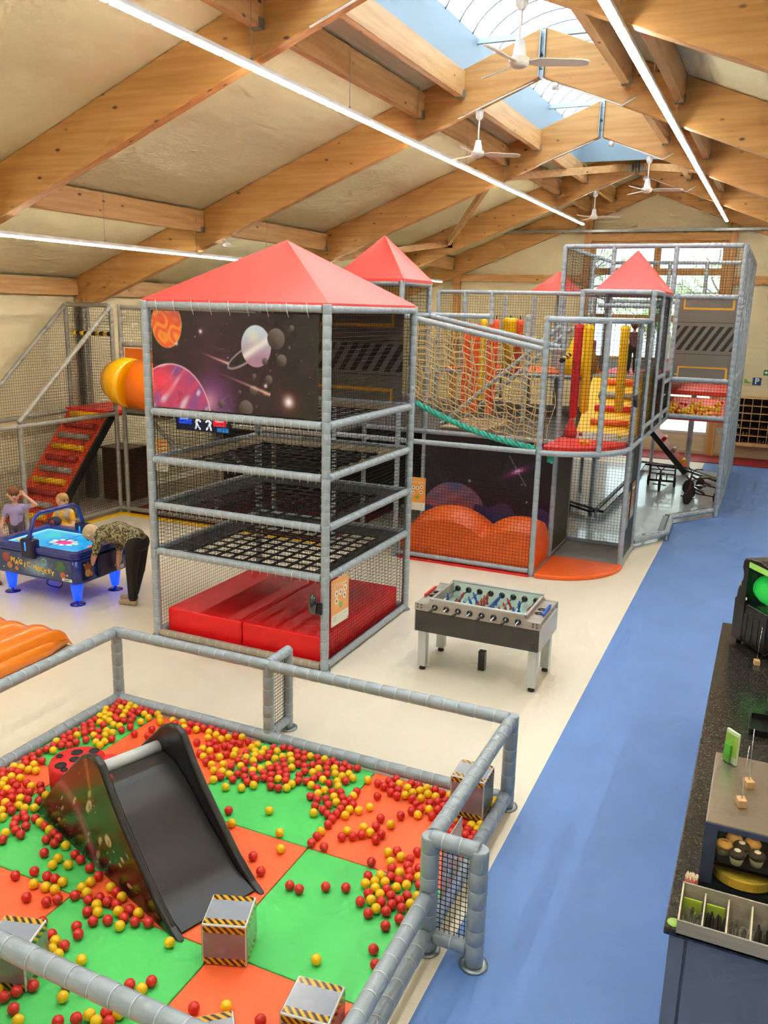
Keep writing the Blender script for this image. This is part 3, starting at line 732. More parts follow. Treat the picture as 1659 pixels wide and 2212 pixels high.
rails(mid, [((-6.79, Y0, 2.02), (X3, Y0, 2.02)), ((-5.59, Y0, 0.08), (X3, Y0, 0.08)), ((X4, 14.14, 2.02), (X4, 18.94, 2.02)), ((X4, 15.34, 2.22), (X4, 18.94, 2.22)), ((X4, 14.14, 4.05), (X4, 15.34, 4.05)),
            ((X3, 14.14, 4.05), (X4, 14.14, 4.05)), ((X3, 15.34, 4.52), (X4, 15.34, 4.52)), ((X3, 15.34, 4.52), (X3, 17.74, 4.52)), ((X4, 15.34, 4.52), (X4, 17.74, 4.52)), ((X3, 17.74, 4.52), (X4, 17.74, 4.52)),
            ((X3, 16.54, 4.3), (X4, 16.54, 4.3)), ((X3, 15.34, 0.06), (X4, 15.34, 0.06)), ((X3, 14.14, 0.06), (X3, 15.34, 0.06)), ((X4, 14.14, 0.05), (X4, 15.34, 0.05)),
            ((-6.79, Y0, 4.56), (-5.59, Y0, 4.56)), ((-5.59, Y0, 4.56), (-5.59, 14.14, 4.56)), ((-6.79, 14.14, 4.56), (-5.59, 14.14, 4.56)), ((-6.79, Y0, 4.56), (-6.79, 14.14, 4.56)),
            ((-5.59, Y0, 4.05), (-5.59, 14.14, 4.05)), ((-5.59, Y0, 2.2), (-5.59, 14.14, 2.02)), ((-6.79, 14.14, 2.02), (X3, 14.14, 2.02)),
            ((-6.79, 17.74, 4.53), (X3, 17.74, 4.53)), ((-5.59, 14.14, 4.06), (-4.42, 14.14, 4.06)), ((-6.8, 16.54, 4.05), (-5.2, 16.54, 4.05)), ((X4, 17.74, 2.84), (X4, 18.94, 2.84)), ((X4, 16.54, 3.0), (X4, 17.74, 3.0)),
            ((-5.9, 15.34, 1.85), (-3.5, 15.34, 3.95)), ((-6.0, 16.54, 1.7), (-3.56, 16.54, 3.9)), ((-6.79, 17.74, 2.85), (X3, 17.74, 2.85))])
foam('rail', [(X3, 14.14, 3.55), (X3, Y0, 3.6)], mid, foam_grey, 0.035)
# black and yellow striped grip on the bridge end
haz_y = mat('grip_yellow', '#e9b818', 0.5); haz_k = mat('grip_black', '#151515', 0.5)
def striped(name, p, q, parent, r=0.05, n=8):
    mb = MB(); p = Vector(p); q = Vector(q)
    for i in range(n): mb.slot(i % 2).path([p.lerp(q, i/n), p.lerp(q, (i+1)/n)], r, 10)
    return mb.build(name, [haz_y, haz_k], parent)
striped('striped_grip', (X3+0.15, 13.98, 3.50), (X3+0.15, 13.4, 3.42), mid, 0.04, 6)
for k in range(4): striped('striped_grip', (-4.9+k*0.42, 19.5, 4.0), (-4.62+k*0.42, 19.5, 3.98), mid, 0.055, 4)
# nets
fine = dict(cell=0.055, r=0.0024)
na = arc(2.05, 16)
nm = MB()
for i in range(16): net_mesh(na[i], Vector(na[i+1])-Vector(na[i]), (0, 0, 1.98), 0.055, 0.0026, nm)
nm.build('net', net_black, mid, fix=False)
for p0, pu, pv in (((X4, 14.14, 2.05), (0, 1.2, 0), (0, 0, 2.0)), ((X4, 15.34, 2.05), (0, 2.4, 0), (0, 0, 2.45)), ((X4, 17.74, 2.05), (0, 1.2, 0), (0, 0, 0.8)), ((-5.59, Y0, 0.1), (2.4, 0, 0), (0, 0, 1.9)),
                   ((X3, 15.34, 0.1), (1.2, 0, 0), (0, 0, 1.9)), ((X3, 15.34, 4.0), (1.2, 0, 0), (0, 0, 0.5)), ((X3, 16.54, 3.0), (0, 1.2, 0), (0, 0, 1.5)), ((-6.79, Y0, 2.05), (1.2, 0, 0), (0, 0, 2.5)),
                   ((-5.59, Y0, 2.05), (0, 1.2, 0), (0, 0, 2.5)), ((-6.79, 14.14, 2.05), (1.2, 0, 0), (0, 0, 2.5)), ((-6.79, 17.74, 2.85), (3.6, 0, 0), (0, 0, 1.65)), ((-5.59, 14.3, 2.05), (2.4, 0, 0), (0, 0, 1.6)), ((-6.79, 16.54, 2.0), (2.4, 0, 0), (0, 0, 2.05))):
    net('net', p0, pu, pv, mid, net_black, **fine)
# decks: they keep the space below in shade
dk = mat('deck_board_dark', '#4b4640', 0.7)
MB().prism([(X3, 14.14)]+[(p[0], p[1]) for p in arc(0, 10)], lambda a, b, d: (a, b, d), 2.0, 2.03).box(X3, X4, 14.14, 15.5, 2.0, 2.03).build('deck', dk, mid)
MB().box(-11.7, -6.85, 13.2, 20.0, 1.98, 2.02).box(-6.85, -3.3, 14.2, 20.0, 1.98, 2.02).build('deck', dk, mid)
MB().box(X3+0.03, X4-0.03, 14.15, 15.36, 2.03, 2.08).build('deck_mat', grey_pvc, mid, bevel=0.01)
MB().prism([(X3+0.03, 14.14)]+[(X3+0.03+(p[0]-X3)*0.94, 14.14+(p[1]-14.14)*0.94) for p in arc(0, 14)], lambda a, b, d: (a, b, d), 2.03, 2.12).build('front_mat', red_pvc, mid, bevel=0.015)
MB().box(X3, X4, 16.5, 18.9, 2.93, 2.98).build('deck', dk, mid)
MB().box(X3+0.05, X4-0.05, 16.5, 17.0, 2.98, 3.02).build('deck_mat', grey_pvc, mid)
MB().box(X3+0.05, X4-0.05, 17.0, 18.9, 2.98, 3.03).build('deck_mat', red_pvc, mid)
# upper decks seen through the rope net
MB().box(-6.6, -3.3, 17.8, 19.9, 2.82, 2.92).build('deck_mat', orange_pvc, mid)
MB().box(-5.5, -4.6, 14.6, 16.3, 2.03, 2.06).build('deck_mat', mat('slope_tan', '#b09a78', 0.6), mid)
# yellow ramp with cross logs
ramp_p = lambda t, x: (x, 15.30+1.26*t, 2.06+0.96*t)
MB().add([ramp_p(0, X3+0.06), ramp_p(0, X4-0.06), ramp_p(1, X4-0.06), ramp_p(1, X3+0.06), (X3+0.06, 15.3, 2.03), (X4-0.06, 15.3, 2.03), (X4-0.06, 16.56, 2.03), (X3+0.06, 16.56, 2.03)],
         [(0, 1, 2, 3), (4, 7, 6, 5), (0, 4, 5, 1), (1, 5, 6, 2), (2, 6, 7, 3), (3, 7, 4, 0)]).build('ramp', yellow_pvc, mid, bevel=0.02)
for t, c in ((0.17, orange_pvc), (0.40, red_pvc), (0.62, grey_pvc), (0.85, orange_pvc)):
    a = Vector(ramp_p(t, X3+0.28)); b = Vector(ramp_p(t, X4-0.26)); u = Vector((0, -0.02, 0.035))
    MB().path([a+u, b+u], 0.055, 12).build('cross_log', c, mid)
MB().box(X4-0.085, X4-0.05, 15.3, 16.6, 2.05, 3.2).build('side_pad', yellow_pvc, mid, bevel=0.01)
# hanging punch rolls
def roll(x, y, z0, z1, m, r=0.07):
    mb = MB().lathe([(0.03, z0), (r, z0+0.04), (r, z1-0.1), (r*1.15, z1-0.03), (r*0.5, z1)], (x, y, 0), 14); mb.build('hanging_roll', m, mid)
    MB().path([(x, y, z1-0.01), (x, y, 4.07)], 0.012, 5).build('roll_loop', strap_black, mid)
roll(-2.95, 14.10, 2.45, 3.98, mat('roll_red', '#cf2026', 0.4, bump=(4, .15))); roll(-2.78, 14.10, 2.55, 3.98, yellow_pvc); roll(-2.22, 14.10, 2.60, 3.98, yellow_pvc)
roll(-5.12, 17.6, 2.95, 4.02, yellow_pvc, 0.16); roll(-4.75, 17.0, 2.9, 4.0, mat('roll_orange', '#f0562a', 0.4)); roll(-5.15, 15.9, 2.45, 4.0, yellow_pvc, 0.055); roll(-4.9, 15.9, 2.45, 4.0, mat('roll_orange', '#f0562a', 0.4), 0.055)
for x in (-5.55, -5.35, -5.05): MB().box(x, x+0.14, 15.9, 15.95, 2.2, 3.9).build('hanging_flap', mat('flap_orange', '#e8591f', 0.5), mid)
MB().lathe([(0.02, 2.5), (0.42, 2.52), (0.30, 2.9), (0.08, 3.45), (0.05, 3.5)], (-3.55, 17.3, 0.45), 16).build('punch_bag', yellow_pvc, mid)
MB().box(-3.9, -3.5, 18.2, 18.6, 2.95, 3.6).build('soft_block', mat('soft_block_red', '#d6262c', 0.5), mid, bevel=0.03)
MB().box(-11.6, -5.7, 16.5, 16.54, 0.05, 1.96).build('shade_panel', mat('shade_charcoal', '#2a2622', 0.8), mid)  # added dark panel, its colour stands in for the gloom behind the tower
MB().box(-5.7, -5.66, 14.3, 16.5, 0.05, 1.96).build('shade_panel', mat('shade_oxblood', '#5a1a16', 0.7), mid)  # added dark red side panel, darkens the same space below the deck
# black tyre-like viewing ring on the side net
MB().lathe([(0.03, -0.03), (0.13, -0.025), (0.14, 0), (0.13, 0.025), (0.03, 0.03)], (X4+0.02, 14.2, 2.8), 18, 'X').build('round_bumper', black_plastic, mid)
# red pyramid roofs
pyramid(MB(), ((X3+X4)/2, 17.14, 0), 0.64, 0.64, 4.57, 5.33).build('pyramid_roof', roof_red, mid)
pyramid(MB(), (-6.19, 13.54, 0), 0.64, 0.64, 4.62, 5.34).build('pyramid_roof', roof_red, mid)
pyramid(MB(), (-5.75, 24.3, 0), 0.6, 0.6, 4.72, 5.27).build('pyramid_roof', roof_red, mid)
foam('post', [(-5.75, 24.3, 2.0), (-5.75, 24.3, 4.8)], mid, foam_grey)
# rope bridge
rope_tan = mat('rope_tan', '#c9ab78', 0.85, var=(40, 0.15)); rope_teal = mat('rope_teal', '#3fb5a0', 0.7, var=(30, 0.2))
zr = lambda x: 4.05-(x+5.59)/2.4*0.46
rails(mid, [((-5.59, Y0+0.03, 4.05), (X3, Y0+0.03, 3.59)), ((-5.59, 14.10, 4.05), (X3, 14.10, 3.59))], 10, 0.046)
zrope = lambda x: 2.60-0.62*((x+5.5)/2.25) - 0.10*math.sin(PI*(x+5.5)/2.25)
def teal(seed):
    pts = [(-5.52+i*0.06, 13.45, zrope(-5.52+i*0.06)) for i in range(39)]
    mb = MB()
    for k in range(3):
        q = []
        for i in range(117):
            t = i/116*38; j = int(min(t, 37.999)); p = Vector(pts[j]).lerp(Vector(pts[j+1]), t-j); a = i*0.42+k*2*PI/3
            q.append(p+Vector((0, math.cos(a), math.sin(a)))*0.028)
        mb.path(q, 0.027, 6)
    return mb
teal(1).build('foot_rope', rope_teal, mid)
MB().path([(X3+0.1, 13.2, 2.0), (X3+0.13, 13.15, 1.85)], [0.035, 0.045], 8).path([(X3+0.14, 13.2, 2.0), (X3+0.17, 13.16, 1.83)], [0.03, 0.04], 8).build('rope_end', rope_teal, mid)
for side, yt in ((0, Y0+0.03), (1, 14.10)):
    rnd = random.Random(5+side); nx, ny = 14, 14; mb = MB(); rr_ = 0.0105 if side == 0 else 0.006
    def node(i, j):
        u = i/nx; v = j/ny; x = -5.5+u*2.26; top = Vector((x, yt, zr(x)-0.03)); bot = Vector((x+0.03, 13.45+(0.03 if side else -0.03), zrope(x)+0.02))
        p = top.lerp(bot, v); p.y += (-0.05 if not side else 0.05)*math.sin(v*PI); r_ = random.Random(i*97+j*31+side)
        if 0 < j < ny: p += Vector((r_.uniform(-.014, .014)+0.03*math.sin(j*0.9+i*0.5), 0, r_.uniform(-.01, .01)-0.022*(1 if i % 2 else -1)))
        return p
    for j in range(1, ny):
        mb.path([node(i, j) for i in range(nx+1)], rr_, 5)
    for i in range(nx+1): mb.path([node(i, j) for j in range(ny+1)], rr_, 5)
    mb.build('rope_net', rope_tan, mid, fix=False)
    lash = MB()
    for i in range(24):
        x = -5.45+i*0.094; z = zr(x); lash.path([(x, yt-0.05, z-0.02), (x+0.025, yt-0.02, z+0.05), (x+0.05, yt+0.05, z+0.01), (x+0.05, yt, z-0.05)], 0.005, 4)
    lash.build('lashing', rope_tan, mid)
# orange dune blocks behind the front net
def dune(x, y):
    w = max(h*math.sqrt(max(0, 1-((x-c)/R)**2)) for c, R, h in ((-4.72, 0.88, 0.87), (-3.50, 0.80, 0.82)))
    t = (y-12.98)/1.14; return max(0.0, w*(0.80+0.9*t-1.0*t*t) if t < 0.35 else w*1.0*math.sqrt(max(0, 1-((t-0.35)/0.68)**2)))
mb = MB(); mb.grid(lambda u, v: (-5.5+u*2.30, 12.99+v*1.12, 0.03+dune(-5.5+u*2.30, 12.99+v*1.12)), 60, 20)
mb.grid(lambda u, v: (-5.5+u*2.30, 12.99, 0.02+v*(0.01+dune(-5.5+u*2.30, 12.99))), 60, 1); mb.grid(lambda u, v: (-3.20, 12.99+u*1.12, 0.02+v*(0.01+dune(-3.20, 12.99+u*1.12))), 20, 1)
mb.build('dune_block', orange_pvc, label='orange double-humped foam dune behind the front net of the climbing frame', category='foam block')
MB().box(-5.5, X3-0.02, 12.86, 13.2, 0.002, 0.03).build('floor_mat', red_pvc, label='red floor mat edge under the orange foam dune', category='mat')
# quarter-round orange mat and the grey mat in the passage
MB().prism([(X3+0.06, 14.12)]+[(X3+0.06+(p[0]-X3)*1.0, 14.10+(p[1]-14.14)*1.03) for p in arc(0, 18)], lambda a, b, d: (a, b, d), 0.002, 0.07).build('entry_mat', orange_pvc, None, bevel=0.025, seg=3, label='orange quarter-round entry mat in front of the passage', category='mat')
MB().box(X3+0.06, X4-0.06, 14.14, 15.28, 0.002, 0.05).build('passage_mat', grey_pvc, label='grey floor mat inside the passage below the platform', category='mat')
# panels round the passage
def dune_art(U, V):
    w, h = 2.4, 1.95; c = Canvas(U, V, '#15101c'); c.mix(np.clip(1-V/1.4, 0, 1)*.5, '#2a1f3e'); c.stars(70, 8, w, h, .004, .5)
    c.glow(1.75, 1.42, .42, '#8a2c7a', .95, ry=.10, ang=.45); c.glow(1.76, 1.43, .14, '#f3d6f0', 1, ry=.05, ang=.45)
    for k in (-1, 1):
        t = (U-1.76)*.55-(V-1.43)*-.85; c.mix(np.exp(-((U-1.76)*.84+(V-1.43)*.54)**2/.00004)*(np.abs((U-1.76)*.54-(V-1.43)*.84) < .3)*.5, '#d8c8e8')
    d = c.ell(.62, .50, .62, .62); t = np.clip((V-.5)/.7+.2*np.sin(U*9+V*14), 0, 1)[..., None]; body = rgb('#a04a4a')*(1-t)+rgb('#4e5a86')*t
    tt = np.clip(.5+.5*np.sin(U*12-V*7+2*np.sin(V*11)), 0, 1)[..., None]; body = body*(1-.35*tt)+rgb('#b87a8a')*.35*tt; c.mix(np.clip((1-d)*50, 0, 1), body)
    c.glow(.9, 1.17, .04, '#ffdfe8', .9); c.glow(1.95, .9, .025, '#ffffff', .9); c.glow(1.85, 1.2, .02, '#ffffff', .8)
    m = (V < .62+.18*np.abs(np.sin(U*3.1+.4))-.06*np.sin(U*11)) ; c.band(m & (U > 1.0), '#3c2d5c'); m2 = (V < .5+.15*np.abs(np.sin(U*5+1))); c.band(m2, '#2c3566'); c.band((V < .42) , '#241c40')
    return c.c
print_panel('space_panel', dune_art, 160, 130, 2.4, 1.95, lambda u, v: (-5.59+u, 14.12, 0.04+v), banner_print, mid)
def chevron_art(U, V):
    c = Canvas(U, V, '#2b2416'); k = (V*9+np.abs(U-.6)*14) % 1; c.band(k < .4, '#7d6526'); return c.c
print_panel('chevron_panel', chevron_art, 60, 90, 1.2, 1.95, lambda u, v: (X3+0.03, 14.14+u, 0.05+v), banner_print, mid)
def side_art(U, V):
    c = Canvas(U, V, '#1b1c1b'); c.band((U > .15) & (U < .45) & (V > 1.35) & (V < 1.85), '#8f9b5a'); k = (U+V*.6) % .14; c.band((U > .2) & (U < .4) & (V > 1.4) & (V < 1.8) & (k < .07), '#22261a'); return c.c
print_panel('side_panel', side_art, 60, 90, 1.16, 1.93, lambda u, v: (X4+0.005, 14.16+u, 0.05+v), banner_print, mid)
notice((X4+0.02, 14.2, 0.62), PI/2, 0.34, 0.62, 'orange rules notice on the dark side panel of the passage, nearer the entry mat'); notice((X4+0.02, 14.72, 0.72), PI/2, 0.34, 0.62, 'orange rules notice on the dark side panel of the passage, nearer the track')
notice((-5.36, 12.928, 0.86), 0, 0.30, 0.56, 'orange rules notice hung on the front net left of the dune')
# loose balls and a red skittle on the platform
ball_red = mat('ball_red', '#d42a22', 0.35, coat=0.15); ball_yel = mat('ball_yellow', '#f4c60f', 0.35, coat=0.15)
bm_r = MB().ball((0, 0, 0), 0.036).mesh('plastic_ball', ball_red); bm_y = MB().ball((0, 0, 0), 0.036).mesh('plastic_ball', ball_yel)
for x, y, z, m, lb in ((-2.92, 14.72, 2.118, bm_r, 'red ball lying on the grey platform mat by the ramp foot'), (-2.28, 14.85, 2.118, bm_y, 'yellow ball lying on the grey platform mat near the side net'),
                 (-2.66, 13.52, 2.158, bm_y, 'yellow ball on the red platform edge mat, one of a touching pair'), (-2.56, 13.52, 2.158, bm_y, 'yellow ball on the red platform edge mat, one of a touching pair')):
    tag(place('plastic_ball', m), lb, 'ball', 'loose balls on the platform').location = (x, y, z)
MB().lathe([(0.10, 2.085), (0.12, 2.15), (0.09, 2.26), (0.05, 2.32), (0.055, 2.37), (0.02, 2.41)], (X3+0.14, 14.5, 0), 14).build('soft_skittle', red_pvc, label='red rounded soft skittle at the platform corner below the rope bridge', category='skittle')

# ------------------------------------------------------------------ far tower, track and trikes
far = empty('far_play_tower', (0, 0, 0), label='tall netted play tower in front of the gable window with grey hazard banner', cat='play tower')
A, B_ = -0.79, -4.39
YS = [18.94, 20.14, 21.34, 22.54, 23.74, 24.94]
posts(far, [(A, y, 0, 5.53) for y in YS]+[(X4, 18.94, 2.0, 4.6), (B_, 18.94, 2.0, 5.53), (-3.35, 18.94, 4.5, 5.53), (-2.1, 18.94, 4.5, 5.53), (B_, 22.0, 2.0, 5.53), (B_, 24.94, 0, 5.53), (-2.9, 24.94, 0, 5.53), (-1.95, 24.94, 0, 5.53), (-1.9, 24.9, 0, 4.5)], 8, 0.05)
rails(far, [((A, 18.94, 5.53), (B_, 18.94, 5.53)), ((A, 24.94, 5.53), (B_, 24.94, 5.53)), ((A, 18.94, 5.53), (A, 24.94, 5.53)), ((B_, 18.94, 5.53), (B_, 24.94, 5.53)), ((A, 18.94, 4.53), (X4, 18.94, 4.53)), ((A, 18.94, 2.85), (X4, 18.94, 2.85)),
            ((A, 18.94, 2.08), (X4, 18.94, 2.08)), ((A, 18.94, 2.85), (A, 24.94, 2.85)), ((A, 18.94, 2.1), (A, 24.94, 2.1)), ((A, 18.94, 0.12), (A, 24.94, 0.12)), ((X4, 18.94, 4.53), (B_, 18.94, 4.55)), ((A, 24.94, 4.5), (B_, 24.94, 4.5))], 8, 0.05)
for p0, pu, pv, c in (((A, 18.94, 0.1), (0, 6.0, 0), (0, 0, 5.4), 0.06), ((B_, 18.94, 4.55), (3.6, 0, 0), (0, 0, 0.95), 0.06), ((B_, 24.94, 2.1), (3.6, 0, 0), (0, 0, 3.4), 0.06), ((B_, 18.94, 4.55), (0, 6, 0), (0, 0, 0.95), 0.06), ((X4, 18.95, 2.1), (1.2, 0, 0), (0, 0, 0.75), 0.06)):
    net('net', p0, pu, pv, far, net_black, c, 0.0028)
print_panel('hazard_banner', hz(1.12, 1.6), 110, 160, 1.12, 1.6, lambda u, v: (X4+0.05+u, 18.92, 2.90+v), banner_print, far)
MB().box(X4-0.05, A, 18.95, 20.0, 2.0, 2.06).build('deck', red_pvc, far)
MB().add([(X4-1.1, 18.97, 2.08), (A-0.05, 18.97, 2.08), (A-0.05, 20.9, 2.32), (X4-1.1, 20.9, 2.32)], [(0, 1, 2, 3)]).build('ball_slope', mat('slope_pink', '#e86a5a', 0.5), far)
MB().box(X4-0.6, A-0.05, 20.95, 23.5, 2.36, 2.46).build('deck', mat('deck_coral', '#e0503c', 0.5), far)
MB().box(-2.6, A-0.05, 23.6, 24.9, 2.75, 2.85).build('deck', orange_pvc, far)
MB().box(-4.3, X4, 19.0, 24.8, 2.86, 2.92).build('deck', dk, far)
mb = MB(); rnd = random.Random(12)
for i in range(170):
    x = rnd.uniform(X4-0.75, A-0.15); t = rnd.random()**1.6; y = 19.0+t*1.0+0.25*max(0, (x+1.3)); z = 2.08+(y-18.97)/1.93*0.24+0.04+rnd.choice((0, 0, 0.05))
    mb.slot(0 if rnd.random() < 0.22 else 1).ball((x, y, z), 0.04, 8, 6)
mb.build('loose_balls', [ball_red, ball_yel], far, fix=False, kind='stuff')
# log ladder ramp leading down inside
lad = empty('log_ladder_ramp', (-2.4, 24.2, 0), label='coral ladder ramp with coloured cross logs under the far tower', cat='ramp')
pa, pb = Vector((-0.75, 0, 1.45)), Vector((0.55, 0, 0.06))
MB().bar(pa, pb, 0.8, 0.09).build('board', mat('ladder_coral', '#d9674e', 0.5), lad)
MB().bar(pa+Vector((0, -0.42, -0.03)), pb+Vector((0, -0.42, -0.03)), 0.06, 0.14).build('side_rail', black_pvc, lad)
for t, c in ((0.22, yellow_pvc), (0.45, red_pvc), (0.66, grey_pvc), (0.87, yellow_pvc)):
    p = pa.lerp(pb, t)+Vector((0.06, 0, 0.06)); MB().path([p+Vector((0, -0.28, 0)), p+Vector((0, 0.28, 0))], 0.055, 10).build('cross_log', c, lad)
# low padded kerb round the trike track
def kerb(pts, label):
    k = empty('track_kerb', (0, 0, 0), label=label, cat='kerb', group='low padded kerbs of the trike track')
    foam('padded_tube', pts, k, foam_grey if label.startswith('grey') else foam_dark, 0.055, 10, 0.1)
    mb = MB()
    P = [Vector(p) for p in pts]
    for a, b in zip(P, P[1:]):
        d = (b-a).normalized(); s = d.cross(Vector((0, 0, 1)))
        mb.bar(a+Vector((0, 0, 0.0))-s*0.11, b-s*0.11, 0.10, 0.05)
        n = max(1, int((b-a).length/0.5))
    mb.build('inner_lip', black_plastic, k)
    for p in P[:-1]: MB().lathe([(0.05, 0), (0.03, 0.02), (0.02, p.z)], (p.x, p.y, 0), 8).build('foot', steel, k)
    return k
kerb([(-1.98, 15.42, 0.15), (-1.5, 16.4, 0.15), (-1.56, 17.78, 0.15), (-0.85, 18.88, 0.15)], 'grey padded kerb bordering the trike track along the blue walkway')
kerb([(-0.9, 22.6, 0.14), (-1.9, 24.0, 0.14), (-3.2, 24.3, 0.14)], 'dark padded kerb across the far end of the trike track')
kerb([(-3.1, 24.3, 0.14), (-3.0, 21.0, 0.14), (-3.05, 17.6, 0.14), (-3.7, 18.1, 0.14), (-4.6, 18.9, 0.14)], 'dark padded kerb around the inner island of the trike track')
def trike(loc, rz, label, basket):
    t = empty('tricycle', loc, rz, label, 'tricycle', 'red tricycles on the track'); fr = mat('trike_frame', '#4a1014', 0.35); ty = mat('tyre_black', '#141414', 0.7)
    def wheel(x, y, r):
        w = MB().lathe([(r*0.72, -0.028), (r, -0.02), (r, 0.02), (r*0.72, 0.028)], (x, y, r), 20, 'X').build('wheel', ty, t)
        MB().lathe([(0.03, -0.03), (r*0.7, -0.01), (r*0.7, 0.01), (0.03, 0.03)], (x, y, r), 14, 'X').build('hub', mat('trike_hub', '#6d1519', 0.4), w)
    wheel(0, -0.38, 0.17); wheel(-0.31, 0.32, 0.13); wheel(0.31, 0.32, 0.13)
    MB().path([(0, -0.38, 0.17), (0, -0.30, 0.5)], 0.02, 8).path([(0, -0.32, 0.42), (0, -0.05, 0.3), (0, 0.32, 0.16)], 0.022, 8).path([(-0.31, 0.32, 0.13), (0.31, 0.32, 0.13)], 0.016, 8).build('frame', fr, t)
    MB().path([(-0.24, -0.22, 0.62), (-0.1, -0.30, 0.60), (0, -0.30, 0.5), (0.1, -0.30, 0.60), (0.24, -0.22, 0.62)], 0.014, 8).build('handlebar', fr, t)
    MB().box(-0.09, 0.09, 0.0, 0.24, 0.34, 0.38).build('saddle', black_plastic, t, bevel=0.02)
    MB().path([(-0.12, -0.38, 0.17), (0.12, -0.38, 0.17)], 0.012, 6).box(-0.16, -0.08, -0.42, -0.34, 0.165, 0.185).box(0.08, 0.16, -0.42, -0.34, 0.155, 0.175).build('pedals', black_plastic, t)
    if basket:
        mb = MB()
        for z in (0.16, 0.32, 0.42, 0.52): mb.path([(-0.30, 0.30, z), (0.30, 0.30, z)], 0.013, 6)
        for x in (-0.30, -0.12, 0.12, 0.30): mb.path([(x, 0.30, 0.14), (x, 0.30, 0.54 if abs(x) > .2 else 0.33)], 0.013, 6)
        for x in (-0.30, 0.30): mb.path([(x, 0.30, 0.52), (x, 0.62, 0.45), (x, 0.62, 0.16), (x, 0.3, 0.16)], 0.013, 6)
        mb.build('rear_rack', mat('trike_rack', '#3a1214', 0.35), t)
trike((-2.22, 21.45, 0.006), 0.05, 'dark red tricycle with a tube rack behind the seat, standing free on the grey track', True)
trike((-1.28, 20.25, 0.006), -0.45, 'dark red tricycle seen from its side next to the tower post', False)
trike((-1.30, 21.45, 0.006), -0.7, 'dark red tricycle half hidden behind the one by the tower post', False)
notice((-1.25, 24.86, 1.05), 0, 0.36, 0.62, 'orange rules notice on the far tower near the lower window')
# shoe shelf and signs on the far wall
sh = empty('shoe_shelf', (-0.95, YF-0.36, 0.5), label='wooden cubby shoe shelf on the far wall beside the signs', cat='shelf')
wd = birch; mb = MB(); Wd, Hh = 3.4, 1.32; nx, nz = 14, 6
for i in range(nx+1): MB().box(i*Wd/nx-0.009, i*Wd/nx+0.009, 0, 0.34, 0.02, Hh).build('divider', wd, sh)
for j in range(nz+1): MB().box(-0.01, Wd+0.01, 0, 0.34, j*Hh/nz-0.009+0.01, j*Hh/nz+0.009+0.01).build('shelf_board', wd, sh)
MB().box(-0.02, Wd+0.02, 0.325, 0.345, 0, Hh+0.02).build('back_panel', mat('shelf_back', '#3a342c', 0.8), sh)
MB().box(-0.05, Wd+0.05, -0.05, 0.30, -0.07, -0.0).build('bench_board', wd, sh)
rnd = random.Random(4); cols = ['#2a2a2e', '#5a2a2a', '#40506a', '#7a6a5a', '#b8b4ac', '#1c1c1c']
for i in range(7):
    for j in range(3):
        if rnd.random() < 0.55:
            cx_ = -0.95+(i+0.5)*Wd/nx; z = 0.5+j*Hh/nz+0.022
            s = MB()
            for k in (-0.05, 0.05): s.ball((k, 0.0, 0.035), 0.04, 8, 6, (0.9, 2.6, 0.9)).ball((k, 0.06, 0.06), 0.035, 8, 6, (0.9, 1.3, 1.2))
            q = s.build('pair_of_shoes', mat('shoe_'+cols[(i+j*2) % 6][1:], cols[(i+j*2) % 6], 0.6), label='pair of shoes left in a lower cubby of the shoe shelf', category='shoes', group='shoes in the cubby shelf'); q.location = (cx_, YF-0.22, z)
sg = empty('parking_sign', (-0.43, YF-0.01, 2.20), label='blue parking sign with white P on the far wall', cat='sign')
MB().box(-0.115, 0.115, -0.01, 0, 0, 0.22).build('board', mat('sign_blue', '#20407c', 0.4), sg, bevel=0.01); text_mesh('letter', 'P', 0.24, basis((0, -0.012, 0.11), (1, 0, 0), (0, 0, 1)), white_paint, sg, 0.002, bold=0.006)
sg = empty('slipper_sign', (-0.68, YF-0.01, 2.2), label='small green pictogram of a shoe left of the parking sign', cat='sign')
MB().box(-0.12, 0.12, -0.008, 0, 0, 0.2).build('board', mat('sign_cream', '#d8d2a8', 0.5), sg)
MB().prism([(-0.10, 0.05), (0.10, 0.05), (0.09, 0.07), (0.0, 0.10), (-0.04, 0.17), (-0.10, 0.16)], lambda a, b, d: (a, d, b), -0.014, -0.008).build('shoe_symbol', mat('sign_green_light', '#7da640', 0.5), sg)
sg = empty('exit_sign', (-0.1, YF-0.01, 2.5), label='green exit sign with white arrow near the picture edge', cat='sign')
MB().box(-0.18, 0.18, -0.01, 0, 0, 0.16).build('board', mat('sign_green', '#1e7a3a', 0.4), sg)
MB().prism([(-0.16, 0.08), (-0.10, 0.13), (-0.10, 0.10), (-0.03, 0.10), (-0.03, 0.06), (-0.10, 0.06), (-0.10, 0.03)], lambda a, b, d: (a, d, b), -0.016, -0.01).build('arrow', white_paint, sg)

